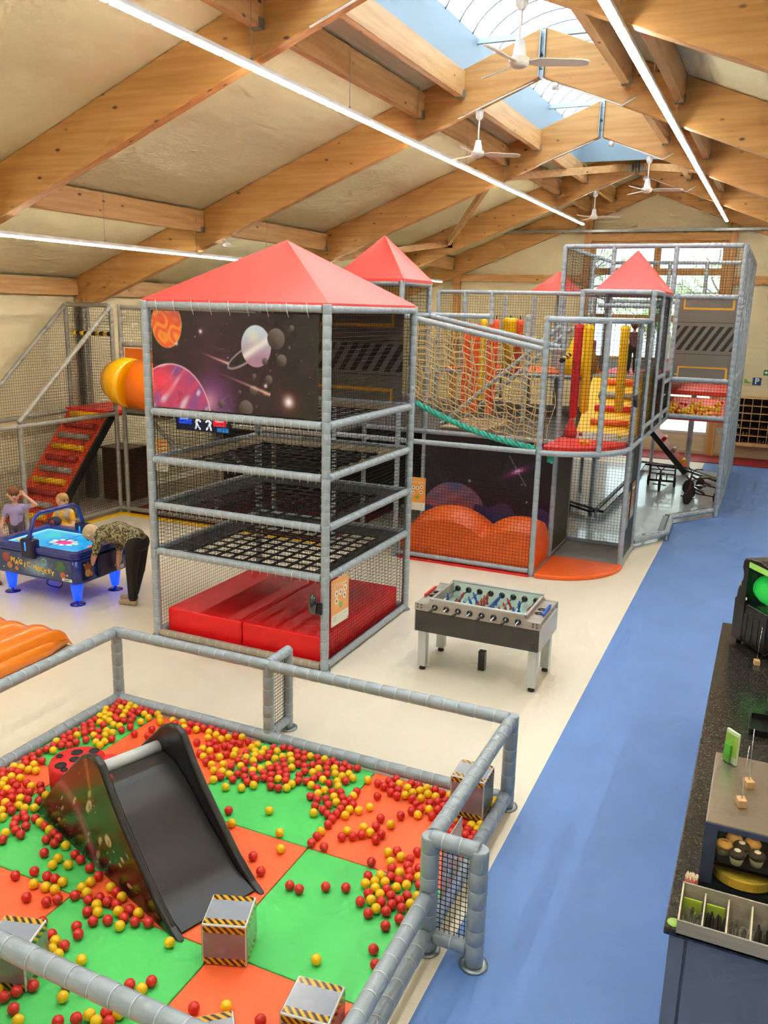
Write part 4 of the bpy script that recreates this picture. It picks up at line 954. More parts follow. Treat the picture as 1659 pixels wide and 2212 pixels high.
# ------------------------------------------------------------------ left climbing cage with log ramp and tube slide
lc = empty('ramp_cage', (0, 0, 0), label='netted grey cage with a red log ramp beside the left wall', cat='climbing frame')
XA, XB = -12.94, -11.74
posts(lc, [(XB, 10.7, 0, 2.05), (XB, 13.1, 0, 4.1), (XA, 13.15, 0, 4.1), (XA, 10.7, 0, 2.0), (-11.55, 13.12, 0, 4.1), (-10.75, 13.12, 2.0, 4.1), (-9.6, 13.4, 0, 2.1), (-8.3, 13.4, 0, 2.1)], 10, 0.045, mat('foam_warm_vinyl', '#97948a', 0.35, var=(3, 0.06), coat=0.2))
fw = MATS['foam_warm_vinyl']
rails(lc, [((XB, 13.1, 4.08), (XA, 13.15, 4.08)), ((XB, 13.1, 4.08), (XB, 10.65, 2.05)), ((XA, 13.15, 4.08), (XA, 10.65, 1.95)), ((XB, 13.1, 2.0), (XB, 7.5, 2.03)), ((XA, 13.15, 1.98), (XA, 8.5, 1.9)), ((XB, 13.1, 0.1), (XB, 8.8, 0.1)), ((XB, 13.1, 0.1), (-7.0, 13.1, 0.1)),
           ((-11.55, 13.12, 4.05), (-6.8, 13.12, 4.05)), ((-11.55, 13.12, 3.35), (-10.7, 13.12, 3.35)), ((-11.55, 13.12, 2.1), (-6.8, 13.12, 2.08)), ((-10.9, 13.0, 1.98), (-7.0, 13.0, 1.98)), ((-10.9, 13.1, 1.95), (-9.9, 13.1, 1.1)), ((-9.8, 13.4, 1.9), (-8.9, 13.4, 1.1))], 10, 0.045, fw)
for p0, pu, pv in (((XB, 10.7, 0.1), (0, 2.4, 0), (0, 0, 1.9)), ((XB, 8.8, 0.1), (0, 1.9, 0), (0, 0, 1.9)), ((XA, 13.15, 2.0), (1.2, 0, 0), (0, 0, 2.05)), ((-11.74, 13.12, 0.1), (2.8, 0, 0), (0, 0, 1.9)), ((-11.55, 13.12, 3.35), (2.6, 0, 0), (0, 0, 0.7))):
    net('net', p0, pu, pv, lc, net_black, 0.055, 0.0026)
def tri_net(x, ya, za, yb, zb_, zbase, mb):
    n = round(abs(yb-ya)/0.055)
    for i in range(n+1):
        y = ya+(yb-ya)*i/n; z1 = za+(zb_-za)*i/n; mb.path([(x, y, zbase), (x, y, z1)], 0.0026, 3, caps=False)
    m = round((zb_-zbase)/0.055)
    for j in range(m):
        z = zbase+j*(zb_-zbase)/m; t = max(0, (z-za)/(zb_-za)); mb.path([(x, ya+(yb-ya)*t, z), (x, yb, z)], 0.0026, 3, caps=False)
mb = MB(); tri_net(XA, 10.7, 2.0, 13.1, 4.05, 2.0, mb); tri_net(XB, 10.7, 2.05, 13.1, 4.05, 2.0, mb); mb.build('net', net_black, lc, fix=False)
striped('striped_grip', (XA+0.2, 13.12, 3.53), (XB-0.02, 13.12, 3.54), lc, 0.045, 10)
# ramp
ra, rb = Vector((0, 11.25, 0.04)), Vector((0, 13.05, 2.0)); mx = (XA+XB)/2
MB().bar(ra+Vector((mx, 0, 0)), rb+Vector((mx, 0, 0)), 1.08, 0.08, (0, -1, 1)).build('ramp', mat('ramp_red', '#d8401f', 0.5, var=(2, .06)), lc)
MB().bar(ra+Vector((XB-0.03, 0, 0)), rb+Vector((XB-0.03, 0, 0)), 0.05, 0.16, (0, -1, 1)).build('side_rail', black_pvc, lc)
cc = [yellow_pvc, mat('log_red', '#b3231f', 0.5), grey_pvc]
for i in range(10):
    p = ra.lerp(rb, (i+0.7)/10.2)+Vector((0, -0.05, 0.05)); MB().path([p+Vector((XA+0.22, 0, 0)), p+Vector((XB-0.22, 0, 0))], 0.06, 12).build('cross_log', cc[(3-i) % 3], lc)
MB().box(XA, XB, 13.0, 14.2, 1.95, 2.06).build('deck', red_pvc, lc)
# tube slide elbow: yellow section with an orange one, orange back panel
MB().box(-11.5, -10.7, 13.16, 13.2, 2.15, 3.28).build('back_panel', mat('panel_orange', '#ef7a1a', 0.4), lc)
ts = MB()
P = [Vector((-11.42, 12.80, 2.70)), Vector((-11.30, 12.74, 2.70)), Vector((-11.12, 12.68, 2.69)), Vector((-10.86, 12.66, 2.66)), Vector((-10.5, 12.78, 2.6)), Vector((-10.2, 13.0, 2.55))]
ts.path(P[:4], [0.24, 0.39, 0.46, 0.46], 22); ts.build('tube_section', mat('tube_yellow', '#ffb800', 0.25, coat=0.5), lc)
MB().path(P[3:], [0.465, 0.46, 0.45], 22).build('tube_section', mat('tube_orange', '#ff7a12', 0.25, coat=0.5), lc)
# floor mats, shaded shelf and low bench inside
MB().box(-11.6, -7.0, 13.16, 16.5, 0.002, 0.05).build('floor_mat', mat('mat_oxblood', '#8e1f1c', 0.6), label='dark red floor mat inside the netted frame behind the air hockey', category='mat')
MB().box(-11.68, -7.0, 12.92, 13.04, 0.002, 0.03).box(-11.68, -11.58, 9.0, 12.92, 0.002, 0.03).build('edge_strip', yellow_pvc, label='yellow edging strip along the padded base rail of the netted frame', category='edging')
MB().box(-12.9, -12.2, 13.9, 14.5, 0, 1.1).box(-12.95, -12.15, 13.85, 14.55, 1.1, 1.14).build('cupboard', wood('cupboard_wood', '#5a4026', '#6e5030', 2, False), label='brown wooden cupboard standing in the shade behind the log ramp', category='cupboard', bevel=0.005)
# game screen
scn = empty('game_screen', (-9.52, 12.9, 1.86), label='dark wall screen with blue and red panels and two white running figures', cat='screen')
MB().box(-0.60, 0.60, 0.0, 0.05, -0.02, 0.30).build('casing', black_plastic, scn)
def scr(U, V):
    c = Canvas(U, V, '#0d1030'); c.band((U > .03) & (U < .33) & (V > .1), '#1846e0'); c.band((U > .82) & (U < 1.1) & (V > .1), '#e0203a'); c.band((U > .9) & (V < .09), '#1a6ab0'); c.band((U > .08) & (U < .26) & (np.abs(V-.2) < .015), '#7aa0ff'); c.band((U > .86) & (U < 1.04) & (np.abs(V-.2) < .015), '#ffb0b0')
    for x in (.47, .72):
        s = 1 if x < .6 else -1
        c.disc(x+.01*s, .245, .022, '#e8f4ff')
        for (a, b, e, f) in ((0, .22, -.02*s, .13), (-.02*s, .13, .05*s, .03), (-.02*s, .13, -.05*s, .03), (0, .21, .06*s, .17), (0, .21, -.05*s, .15)):
            x0, y0, x1, y1 = x+a, b, x+e, f; L = math.hypot(x1-x0, y1-y0); t = np.clip(((U-x0)*(x1-x0)+(V-y0)*(y1-y0))/L/L, 0, 1); c.mix(np.clip(3.5-np.hypot(U-x0-t*(x1-x0), V-y0-t*(y1-y0))/.006, 0, 1), '#e8f4ff')
    return c.c
print_panel('display', scr, 120, 30, 1.16, 0.27, lambda u, v: Vector((-0.58+u, -0.003, v)), mat('screen_print', '#ffffff', 0.2, vcol=True, emit=('#ffffff', 0.5)), scn)
notice((-10.75, 12.98, 0.98), 0, 0.34, 0.62, 'orange rules notice on the shaded net left of the tower')

# ------------------------------------------------------------------ orange inflatable at the picture edge
inf = empty('inflatable_slide', (-8.3, 6.6, 0), label='orange inflatable slide end lying on the floor by the pit fence', cat='inflatable')
io = mat('inflatable_orange', '#ff8a1e', 0.3, coat=0.4, var=(1.2, 0.05), bump=(2, 0.2))
def puff(u, v):
    x = -0.75+u*1.62; y = -2.0+v*2.72; k = abs(math.sin(u*PI*4.5)); e = min(1, max(0, (1-v)/0.10)); e = math.sqrt(1-(1-e)**2); s_ = min(1, max(0, (1-u)/0.06)); s_ = math.sqrt(1-(1-s_)**2)
    return Vector((x, y+0.03*math.sin(u*9), 0.05+(0.20+0.075*k)*e*(0.25+0.75*s_)))
MB().grid(puff, 90, 40).build('air_tubes', io, inf)
MB().path([Vector((0.84, -2.0, 0.13)), Vector((0.85, 0.3, 0.13)), Vector((0.82, 0.66, 0.12))], [0.09, 0.09, 0.05], 12).build('side_tube', io, inf)
MB().path([Vector((-0.78, 0.35, 0.12)), Vector((-0.80, 0.40, 0.42)), Vector((-0.85, 0.42, 0.55))], [0.26, 0.24, 0.10], 16).build('end_bolster', io, inf)
MB().box(-0.8, 0.92, -2.0, 0.70, 0.0, 0.05).build('ground_sheet', mat('sheet_white', '#dcd6c8', 0.5), inf)

# ------------------------------------------------------------------ ball pit
PX0, PX1, PY0, PY1 = -5.9, -1.66, 2.70, 6.42
pit = empty('pit_fence', (0, 0, 0), label='low grey padded fence around the ball pit', cat='fence')
zr_ = 0.82
def pp(name, pts, r=0.055, seg=0.15): return foam(name, pts, pit, foam_pit, r, 16, seg)
pp('rail', [(PX0, 1.9, zr_), (PX0, PY1-0.05, zr_)]); pp('rail', [(PX0+0.05, PY1, zr_), (PX1-0.02, PY1, zr_)]); pp('rail', [(PX1, PY1-0.05, zr_), (PX1, 4.62, zr_)])
pp('rail', [(PX0, 1.9, 0.09), (PX0, PY1-0.05, 0.09)]); pp('rail', [(PX0+0.05, PY1-0.02, 0.09), (PX1-0.05, PY1-0.02, 0.09)]); pp('rail', [(PX1, PY1-0.05, 0.12), (PX1, 4.62, 0.12)])
pp('rail', [(-3.6, PY0, zr_), (-2.0, PY0-0.03, zr_)], 0.06); pp('rail', [(PX0, PY0, zr_), (-3.6, PY0, zr_)], 0.06)
pp('rail', [(PX1, 4.5, 0.42), (PX1+0.03, PY0, 0.40)], 0.055); pp('rail', [(PX1, 4.5, 0.14), (PX1+0.03, PY0, 0.14)], 0.055)
pp('rail', [(-2.0, PY0-0.03, zr_), (PX1+0.02, PY0, zr_)], 0.055)
def pfoot(x, y, z1, r=0.06, z0=0.01): 
    pp('post', [(x, y, z0), (x, y, z1)], r); MB().lathe([(0.095, 0), (0.095, 0.012), (0.07, 0.016)], (x, y, 0), 20).build('foot_plate', steel, pit)
pfoot(PX0, PY1, 0.86, 0.055); pfoot(PX1, PY1, 0.86, 0.06); pfoot(PX1, 4.56, 0.86, 0.062); pfoot(-3.58, PY0, 0.8, 0.05); pfoot(-4.05, PY1, 0.86, 0.055); pfoot(PX1+0.03, PY0, 0.86, 0.06)
# stabiliser frames: two posts, two cross bars and a coarse net each
pfoot(-1.33, 4.56, 0.86, 0.062); pp('stabiliser_bar', [(PX1, 4.56, 0.84), (-1.33, 4.56, 0.84)], 0.055, 0.1); pp('stabiliser_bar', [(PX1+0.05, 4.56, 0.12), (-1.38, 4.56, 0.12)], 0.05, 0.1)
net('coarse_net', (PX1+0.05, 4.56, 0.16), (0.24, 0, 0), (0, 0, 0.64), pit, net_black, 0.036, 0.0026)
pfoot(-4.05, 6.78, 0.86, 0.05); pp('stabiliser_bar', [(-4.05, PY1, 0.84), (-4.05, 6.8, 0.84)], 0.05, 0.1); pp('stabiliser_bar', [(-4.05, PY1+0.05, 0.1), (-4.05, 6.75, 0.1)], 0.045, 0.1)
net('coarse_net', (-4.05, PY1+0.05, 0.13), (0, 0.28, 0), (0, 0, 0.68), pit, net_black, 0.036, 0.0026)
notice((-1.60, 4.63, 0.20), PI/2, 0.38, 0.55, 'orange rules notice tied inside the pit fence by the stabiliser frame')
# fine see-through fence mesh
fm = bpy.data.materials.new('fine_mesh'); fm.use_nodes = True; nt = fm.node_tree; nt.nodes.clear()
_o = nt.nodes.new('ShaderNodeOutputMaterial'); _t = nt.nodes.new('ShaderNodeBsdfTransparent'); _d = nt.nodes.new('ShaderNodeBsdfDiffuse'); _m = nt.nodes.new('ShaderNodeMixShader')
_d.inputs[0].default_value = (0.05, 0.05, 0.05, 1); _m.inputs[0].default_value = 0.07
nt.links.new(_t.outputs[0], _m.inputs[1]); nt.links.new(_d.outputs[0], _m.inputs[2]); nt.links.new(_m.outputs[0], _o.inputs[0])
for a, b, z0, z1 in (((PX0, 1.9), (PX0, PY1), 0.12, 0.79), ((PX0, PY1), (PX1, PY1), 0.12, 0.79), ((PX1, PY1), (PX1, 4.6), 0.15, 0.79), ((PX0, PY0), (PX1, PY0), 0.05, 0.79), ((PX1, 4.5), (PX1+0.03, PY0), 0.17, 0.40)):
    MB().add([(*a, z0), (*b, z0), (*b, z1), (*a, z1)], [(0, 1, 2, 3)]).build('fine_mesh', fm, pit)
# chequered floor mats
green_mat = mat('mat_green', '#4ecb62', 0.55, var=(1.5, 0.06), bump=(2.2, 0.15)); orange_mat = mat('mat_orange', '#ff6a36', 0.55, var=(1.5, 0.05), bump=(2.2, 0.15))
xs = [PX0+0.06, -5.32, -4.10, -2.87, PX1-0.06]; ys = [1.9, 2.69, 3.89, 5.10, PY1-0.08]
for i in range(4):
    for j in range(4):
        g = (i+j) % 2 == 1
        n_ = ('corner', 'second', 'third', 'outer')[i]
        MB().box(xs[i]+0.003, xs[i+1]-0.003, ys[j]+0.003, ys[j+1]-0.003, 0.002, 0.05).build('floor_mat', green_mat if g else orange_mat, None, bevel=0.01, seg=2,
            label=f"{'green' if g else 'orange'} pit floor mat, {('cut narrow by the side rail', 'ladybug column', 'slide-foot column', 'column beside the walkway')[i]}, {('front', 'second', 'third', 'back')[j]} row", category='mat', group='chequered mats in the ball pit')
# black slide with printed sides
sl = empty('pit_slide', (-5.1, 4.55, 0.05), math.atan2(-0.332, 0.943), 'black padded slide with printed galaxy sides in the ball pit', 'slide')
side = [(0, 0), (.2, .22), (.43, .46), (.73, .74), (.86, .86), (.96, .91), (1.07, .93), (1.15, .90), (1.21, .82), (1.28, .72), (1.40, .58), (1.60, .385), (1.81, .185), (2.0, .05), (2.12, .0)]
def top(s):
    for (a, b), (c, d) in zip(side, side[1:]):
        if s <= c: return b+(d-b)*(s-a)/(c-a)
    return 0
def gal_art(U, V):
    n = 0; c = Canvas(U, V, '#2a1712'); a = c.noise(1.4, 2); b = c.noise(2.2, 6)
    c.mix(np.clip(a*.8, 0, .6), '#5a4a12'); c.mix(np.clip(b*.9, 0, .7), '#174024'); c.mix(np.clip(-a*.7, 0, .5), '#4a1a14')
    c.mix(np.exp(-((U-.75-(V-.5)*-.55)/.07)**2)*.75, '#a85a78'); c.mix(np.exp(-((U-1.02-(V-.5)*-.15)/.03)**2)*np.clip(V*2-.6, 0, 1)*.6, '#b8862a')
    rs = np.random.RandomState(3)
    for k in range(46):
        x = rs.rand()*1.9; y = rs.rand()*.75; r = .008+.03*rs.rand()**4; c.disc(x, y, r*.8, '#b9a183', r*1.6, soft=.3, a=.85, ang=-.5)
    for x, y, r in ((.95, .55, .05), (1.22, .42, .05), (.72, .6, .03), (1.5, .22, .035), (1.1, .3, .03)): c.disc(x, y, r*.75, '#cbb79a', r*1.5, soft=.2, ang=-.5); c.disc(x+.01, y-.01, r*.3, '#8d7a60', r*.6, soft=.5)
    c.stars(160, 4, 2.1, .95, .003, .7); return c.c
for dy, nm, sgn in ((-0.0, 'near', -1), (0.67, 'far', 1)):
    MB().prism(side, lambda p, q, d: (p, d, q), dy-0.03, dy+0.03).build('side_pad', black_pvc, sl, bevel=0.02, seg=3)
    print_panel('galaxy_print', gal_art, 170, 60, 2.08, 1.0, lambda u, v, dy=dy, sgn=sgn: Vector((0.02+u*0.985, dy+sgn*0.0315, 0.01+v*max(0.0, top(0.02+u*0.985)-0.035))), mat('galaxy_vinyl', '#ffffff', 0.22, vcol=True, coat=0.1), sl)
deck_pts = [(0.80, 0.60), (0.90, 0.66), (1.06, 0.64), (1.22, 0.54), (1.5, 0.32), (1.85, 0.08), (2.05, 0.02)]
MB().grid(lambda u, v: Vector((lambda t, i: (deck_pts[i][0]+(deck_pts[i+1][0]-deck_pts[i][0])*t, v*0.60+0.035, deck_pts[i][1]+(deck_pts[i+1][1]-deck_pts[i][1])*t))(u*6-min(5, int(u*6)), min(5, int(u*6)))), 24, 6).build('slide_bed', black_pvc, sl)
MB().prism([(0.55, 0), (2.04, 0), (2.04, 0.015), (1.85, 0.06), (1.5, 0.30), (1.22, 0.52), (1.06, 0.62), (0.9, 0.64), (0.55, 0.56)], lambda p, q, d: (p, d, q), 0.03, 0.64).build('core', black_pvc, sl)
MB().path([(0.82, 0.03, 0.66), (0.82, 0.64, 0.66)], 0.055, 14).build('grip_roll', mat('roll_lightgrey', '#c4c6c2', 0.45), sl)
o = tag(place('plastic_ball', bm_r), 'red ball resting on the top step of the black slide', 'ball', 'balls in the ball pit'); o.location = sl.matrix_basis @ Vector((1.02, 0.10, 0.686))
# soft cubes with hazard tape edges
def cube(x, y, rz, s, h, label, z=0.052):
    e = empty('soft_cube', (x, y, z), rz, label, 'soft cube', 'grey hazard-striped soft cubes in the ball pit')
    MB().box(-s/2, s/2, -s/2, s/2, 0, h).build('body', mat('cube_white_edge', '#dcdad6', 0.4), e, bevel=0.012)
    def face(w, hh, tone):
        def art(U, V):
            c = Canvas(U, V, tone); n = c.noise(2.5/.3*.4, 3); c.mix(np.clip(.3*n, 0, .3), '#c7ccd4'); b = .045
            k = ((U+V) % .05) < .025; m = (V < b) | (V > hh-b); c.band(m, '#d9a326'); c.band(m & k, '#1b1a16'); return c.c
        return art
    q = s-0.02; hq = h-0.02; k = 0.0015
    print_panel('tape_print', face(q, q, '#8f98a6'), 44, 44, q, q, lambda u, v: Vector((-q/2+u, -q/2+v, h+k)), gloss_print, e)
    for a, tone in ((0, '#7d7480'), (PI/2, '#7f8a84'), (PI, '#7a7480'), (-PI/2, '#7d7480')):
        R_ = Matrix.Rotation(a, 3, 'Z')
        print_panel('tape_print', face(q, hq, tone), 44, 44, q, hq, lambda u, v, R_=R_: R_ @ Vector((-q/2+u, -s/2-k, 0.01+v)), gloss_print, e)
cube(-2.79, 3.93, 0.35, 0.29, 0.30, 'hazard-striped soft cube standing at the slide foot'); cube(-1.95, 3.53, 0.15, 0.29, 0.30, 'hazard-striped soft cube close to the low side rail at the bottom')
cube(-1.88, 6.11, 0.02, 0.29, 0.36, 'hazard-striped soft cube tucked into the back corner among balls', 0.09); cube(-3.86, 3.18, 0.3, 0.28, 0.30, 'hazard-striped soft cube cut off by the front rail at the left edge'); cube(-2.36, 3.12, 0.7, 0.28, 0.25, 'hazard-striped soft cube peeping over the front rail at the bottom')
# ladybug pouf
lb = empty('ladybug_pouf', (-5.08, 4.98, 0.05), 0.6, 'red ladybug floor pouf with black spots beside the slide', 'pouf')
MB().lathe([(0.20, 0), (0.235, 0.02), (0.24, 0.22), (0.225, 0.25), (0.0, 0.265)], (0, 0, 0), 28).ball((0.26, 0, 0.16), 0.13, 14, 10, (0.9, 1.1, 0.75)).build('body', mat('pouf_red', '#dc1f22', 0.5, bump=(8, .15)), lb)
spm = mat('pouf_spot', '#141010', 0.6)
for x, y, r in ((-.12, -.10, .05), (-.02, .10, .05), (-.16, .06, .03), (.08, -.06, .03), (.12, .12, .045), (-.02, -.02, .045), (-.08, -.17, .03), (.06, -.15, .028)):
    MB().lathe([(r, 0.0), (r*.95, 0.004)], (x, y, 0.252+0.012*(1-(x*x+y*y)/.06)), 14).build('spot', spm, lb)
# balls
BALLS = """-1740,3778r;-1824,3756r;-2286,3506r;-1740,3872y;-2524,3503y;-2690,3410r;-3068,3111r;-3136,3084y;-3060,3184y;-3012,3239r;-3129,3159r;-3255,3049r;-3206,3103y;-3334,2987r;-3158,3228r;-3061,3388y;-3544,2892y;-1867,4194r;-3047,3463r;-3149,3384r;-2224,4065y;-3444,3135y;-3634,2941r;-3372,3249r;-1933,4307r;-3495,3219r;-3758,2982r;-3723,3046r;-3666,3121r;-3829,3001y;-3157,3776y;-3558,3408y;-1952,4538r;-1822,4633y;-1894,4640r;-3724,3380y;-2110,4597r;-2007,4669r;-3795,3396y;-3747,3456r;-2082,4664y;-1923,4747r;-3403,3864r;-3868,3399r;-2001,4748r;-3830,3462y;-3551,3753y;-1884,4813y;-3741,3572r;-2212,4682r;-2079,4744r;-3488,3830r;-2151,4729y;-1969,4817r;-3940,3409r;-3895,3495r;-3581,3827r;-2045,4834r;-3662,3761r;-3805,3623r;-1873,4910y;-1941,4884r;-2119,4812y;-3524,3906y;-2200,4785r;-3744,3710r;-4052,3396y;-3600,3905r;-2099,4883r;-3657,3858y;-2662,4604r;-2178,4856y;-2369,4766r;-2505,4712r;-2043,4930y;-3777,3793y;-2743,4611r;-1988,4987y;-2264,4871y;-1904,5031r;-3844,3764r;-4040,3555r;-2142,4949y;-3717,3908r;-2210,4921y;-2059,5012r;-3835,3845y;-3790,3902r;-2001,5062r;-2131,5021r;-2284,4957r;-3735,3983y;-1942,5108y;-2205,5003y;-3869,3909r;-3923,3858r;-2091,5095y;-2022,5132r;-3805,4007r;-3016,4653r;-2162,5114r;-1977,5202r;-4040,3852r;-3985,3910y;-4118,3770r;-4167,3715r;-2065,5191r;-3875,4029y;-2329,5112r;-2200,5179y;-4057,3939y;-2081,5274r;-4326,3689r;-2155,5270y;-4212,3838y;-4047,4012y;-3164,4778r;-2266,5277y;-4042,4085r;-4290,3829y;-2208,5321r;-4223,3921y;-2064,5381r;-3023,4947y;-2738,5117r;-4389,3815y;-4297,3924r;-2849,5120r;-4161,4127r;-4370,3920r;-2418,5376r;-1740,5648y;-1813,5643y;-2674,5293r;-2600,5339r;-2853,5210r;-4329,4086y;-2548,5391r;-4494,3920r;-4581,3826r;-2408,5463r;-1740,5721r;-4291,4171r;-2498,5445y;-4431,4033y;-1852,5704y;-2671,5380y;-2855,5285y;-3139,5122y;-1804,5759r;-1917,5738r;-1740,5794r;-4452,4109y;-2576,5484y;-4374,4199r;-2492,5538r;-1878,5800y;-2849,5391r;-1812,5831r;-2396,5618y;-1740,5867y;-1943,5832r;-4595,4112r;-1803,5904y;-2857,5474r;-3551,5059y;-1885,5890r;-2505,5659r;-1740,5940y;-4516,4251y;-1957,5904y;-2783,5566y;-2027,5886y;-2373,5768r;-2920,5514r;-2859,5554r;-2139,5878r;-2249,5841y;-4613,4233r;-3032,5481y;-2712,5677y;-2039,5958r;-2985,5551r;-2788,5653y;-2317,5867r;-2857,5628r;-3375,5345y;-4637,4302r;-2259,5918r;-4706,4242r;-2653,5761y;-2195,5953y;-2128,5983r;-3069,5572r;-3674,5195r;-2977,5635r;-2794,5731r;-2865,5708r;-4709,4326r;-2103,6051r;-2318,5977r;-2937,5701y;-2223,6041r;-2848,5780r;-3102,5666r;-5000,4090r;-4778,4348y;-3038,5702r;-2170,6092r;-4929,4200r;-2921,5785r;-1740,6249y;-2383,6038r;-2114,6138r;-2992,5765y;-2317,6078y;-3176,5681r;-2664,5939r;-2854,5852y;-1740,6288y;-4849,4367r;-2519,6022r;-2457,6061y;-2214,6158y;-5050,4165y;-3137,5750y;-5007,4225r;-2970,5849r;-1740,6330y;-3038,5822r;-4978,4298r;-2854,5925r;-2290,6166y;-2113,6234y;-2590,6051r;-2415,6128y;-4919,4386y;-3110,5818y;-2186,6236r;-2548,6116r;-2370,6187y;-3183,5814r;-5075,4268r;-3423,5704y;-3486,5668r;-2259,6261r;-3035,5925y;-2484,6177y;-4993,4409r;-2680,6103r;-2331,6251y;-3255,5837y;-2623,6149r;-3559,5662r;-5062,4373r;-3772,5528y;-2409,6256r;-5120,4329r;-3129,5934r;-3414,5776y;-2574,6204y;-2748,6129r;-3702,5612y;-3901,5478y;-2483,6259r;-3078,5993y;-3016,6032r;-3323,5872r;-2673,6202r;-3391,5846r;-5125,4409r;-2849,6135y;-3205,5959y;-3491,5797r;-3777,5626r;-5239,4305y;-3611,5739r;-3286,5935r;-2630,6261r;-2981,6103y;-3564,5795y;-3739,5705r;-5116,4513y;-3081,6088y;-3683,5752r;-3914,5605r;-3267,6005r;-3524,5866r;-5181,4475y;-3427,5927r;-5246,4401r;-3214,6055r;-4062,5527y;-3041,6149y;-3154,6096y;-3845,5686r;-3650,5821r;-3596,5871r;-5322,4368y;-3799,5747r;-3345,6027y;-4036,5596r;-5255,4483y;-3731,5820r;-3417,6011r;-5162,4606r;-3928,5701r;-3990,5662y;-3128,6181r;-3567,5939r;-5318,4441r;-3263,6134r;-3329,6102y;-3201,6173y;-3642,5929r;-3019,6270r;-3086,6242r;-5253,4575r;-3841,5812y;-3712,5907r;-3907,5782r;-3553,6011y;-4073,5674y;-5173,4695y;-3793,5867y;-3459,6082r;-5387,4465y;-5327,4567y;-4154,5657y;-3631,6009r;-3411,6137r;-3150,6276r;-3216,6244r;-3292,6211r;-3697,5979r;-3532,6088r;-3869,5880r;-3362,6191r;-3768,5956y;-5394,4538r;-5460,4467r;-3981,5828y;-4051,5780r;-5250,4722r;-3278,6283r;-5334,4672r;-3683,6080r;-4138,5780y;-3622,6120y;-5396,4634r;-3977,5902r;-4226,5728y;-3358,6277y;-3530,6189r;-3928,5956y;-5460,4597r;-5511,4545r;-3430,6267r;-3770,6078y;-4055,5895r;-5332,4788r;-3602,6198r;-3895,6021r;-4300,5743r;-3503,6262y;-5387,4740y;-3727,6138y;-3843,6072r;-3677,6191y;-4019,5976y;-5534,4616y;-3574,6277r;-5497,4688r;-3967,6043y;-5458,4757r;-4239,5872y;-4300,5832r;-3647,6270r;-3868,6144r;-3930,6106y;-4146,5962y;-4061,6039r;-4378,5813y;-4216,5941r;-3824,6202y;-5622,4640y;-4006,6109y;-5581,4722r;-3731,6291r;-3948,6181y;-4177,6035y;-4444,5845r;-3804,6285r;-5576,4795y;-3890,6241r;-5664,4705y;-4387,5924y;-4074,6157y;-4246,6059r;-5660,4778y;-4362,5993r;-4468,5925y;-5545,4947y;-4055,6227y;-4319,6059r;-5661,4855r;-5746,4756r;-4215,6168r;-5615,4928y;-4455,6012r;-4286,6150r;-4168,6236r;-5734,4849r;-5700,4921y;-5796,4810r;-4446,6085r;-5643,5013y;-4593,6002r;-4424,6154y;-5774,4910y;-4265,6277y;-5629,5094r;-5720,4997r;-4381,6213y;-4337,6273r;-4552,6122y;-5710,5077r;-5777,5043r;-4516,6204y;-4477,6279r;-5772,5115r;-5364,5546y;-4606,6214y;-4550,6271r;-5678,5278y;-5762,5188r;-5375,5618y;-5086,5893r;-5438,5574y;-5748,5260r;-5613,5415r;-5349,5687r;-4633,6284r;-4813,6155r;-4750,6205y;-5676,5379r;-4702,6260r;-5601,5487r;-5742,5346r;-5227,5863r;-5555,5567r;-5478,5646r;-4881,6186y;-5710,5444r;-4788,6277r;-5456,5716y;-5136,6012r;-5777,5417y;-5549,5662y;-5697,5516r;-5429,5787y;-4869,6269r;-5388,5867r;-5013,6209r;-5695,5594y;-5778,5510r;-5504,5789y;-4963,6270y;-5563,5746r;-5658,5659r;-5355,5955r;-5775,5582r;-5637,5732r;-5165,6174y;-5072,6252y;-5459,5921y;-5766,5655r;-5719,5717r;-5334,6083y;-5532,5914y;-5615,5869r;-5695,5797r;-5430,6053r;-5220,6237y;-5498,6027r;-5770,5771r;-5324,6188y;-5684,5892y;-5620,5957y;-5569,6009r;-5763,5847r;-5465,6127r;-5292,6293y;-5565,6088y;-5411,6231y;-5696,5981y;-5628,6051r;-5768,5920r;-5365,6289r;-5533,6153r;-5484,6235r;-5701,6054y;-5777,5992y;-5442,6300r;-5609,6178y;-5557,6229r;-5675,6148r;-5515,6301r;-5777,6065y;-5746,6131r;-5589,6304y;-5650,6263y;-5715,6229y;-5830,6142y;-5781,6196r;-5679,6330y;-5791,6268r;-5752,6330r;-5830,6330r"""
ALL = [(int(t[:-1].split(',')[0])/1000, int(t[:-1].split(',')[1])/1000, t[-1]) for t in BALLS.split(';')]
XY = np.array([a[:2] for a in ALL])
def zone(x, y):
    d = np.hypot(XY[:, 0]-x, XY[:, 1]-y); near = (d < 0.105).sum()-1; alone = np.sort(d)[1] > 0.14
    i = max(k for k in range(4) if x >= xs[k]-0.1); j = max(k for k in range(4) if y >= ys[k]-0.9 or k == 0) if False else max(k for k in range(4) if y >= ys[k])
    m = 'green' if (i+j) % 2 == 1 else 'orange'
    how = 'lying alone' if alone else ('in a loose row' if near <= 1 else 'in a cluster' if near <= 3 else 'deep in a heap')
    if x > -2.02 and y > 4.7: w = 'by the corner soft cube'
    elif y > 6.15: w = 'against the back rail'
    elif x < -5.6: w = 'against the side rail'
    elif x < -4.55 and y > 4.2: w = 'around the ladybug'
    elif y < 3.2: w = 'near the front rail'
    elif x > -2.4: w = 'near the walkway rail'
    elif x < -3.1 and y < 4.4: w = 'before the slide flank'
    elif y > 5.0: w = 'between slide and back rail'
    else: w = 'beside the slide foot'
    return f'{how} on the {m} mat {w}'
rest = MB(); i = 0
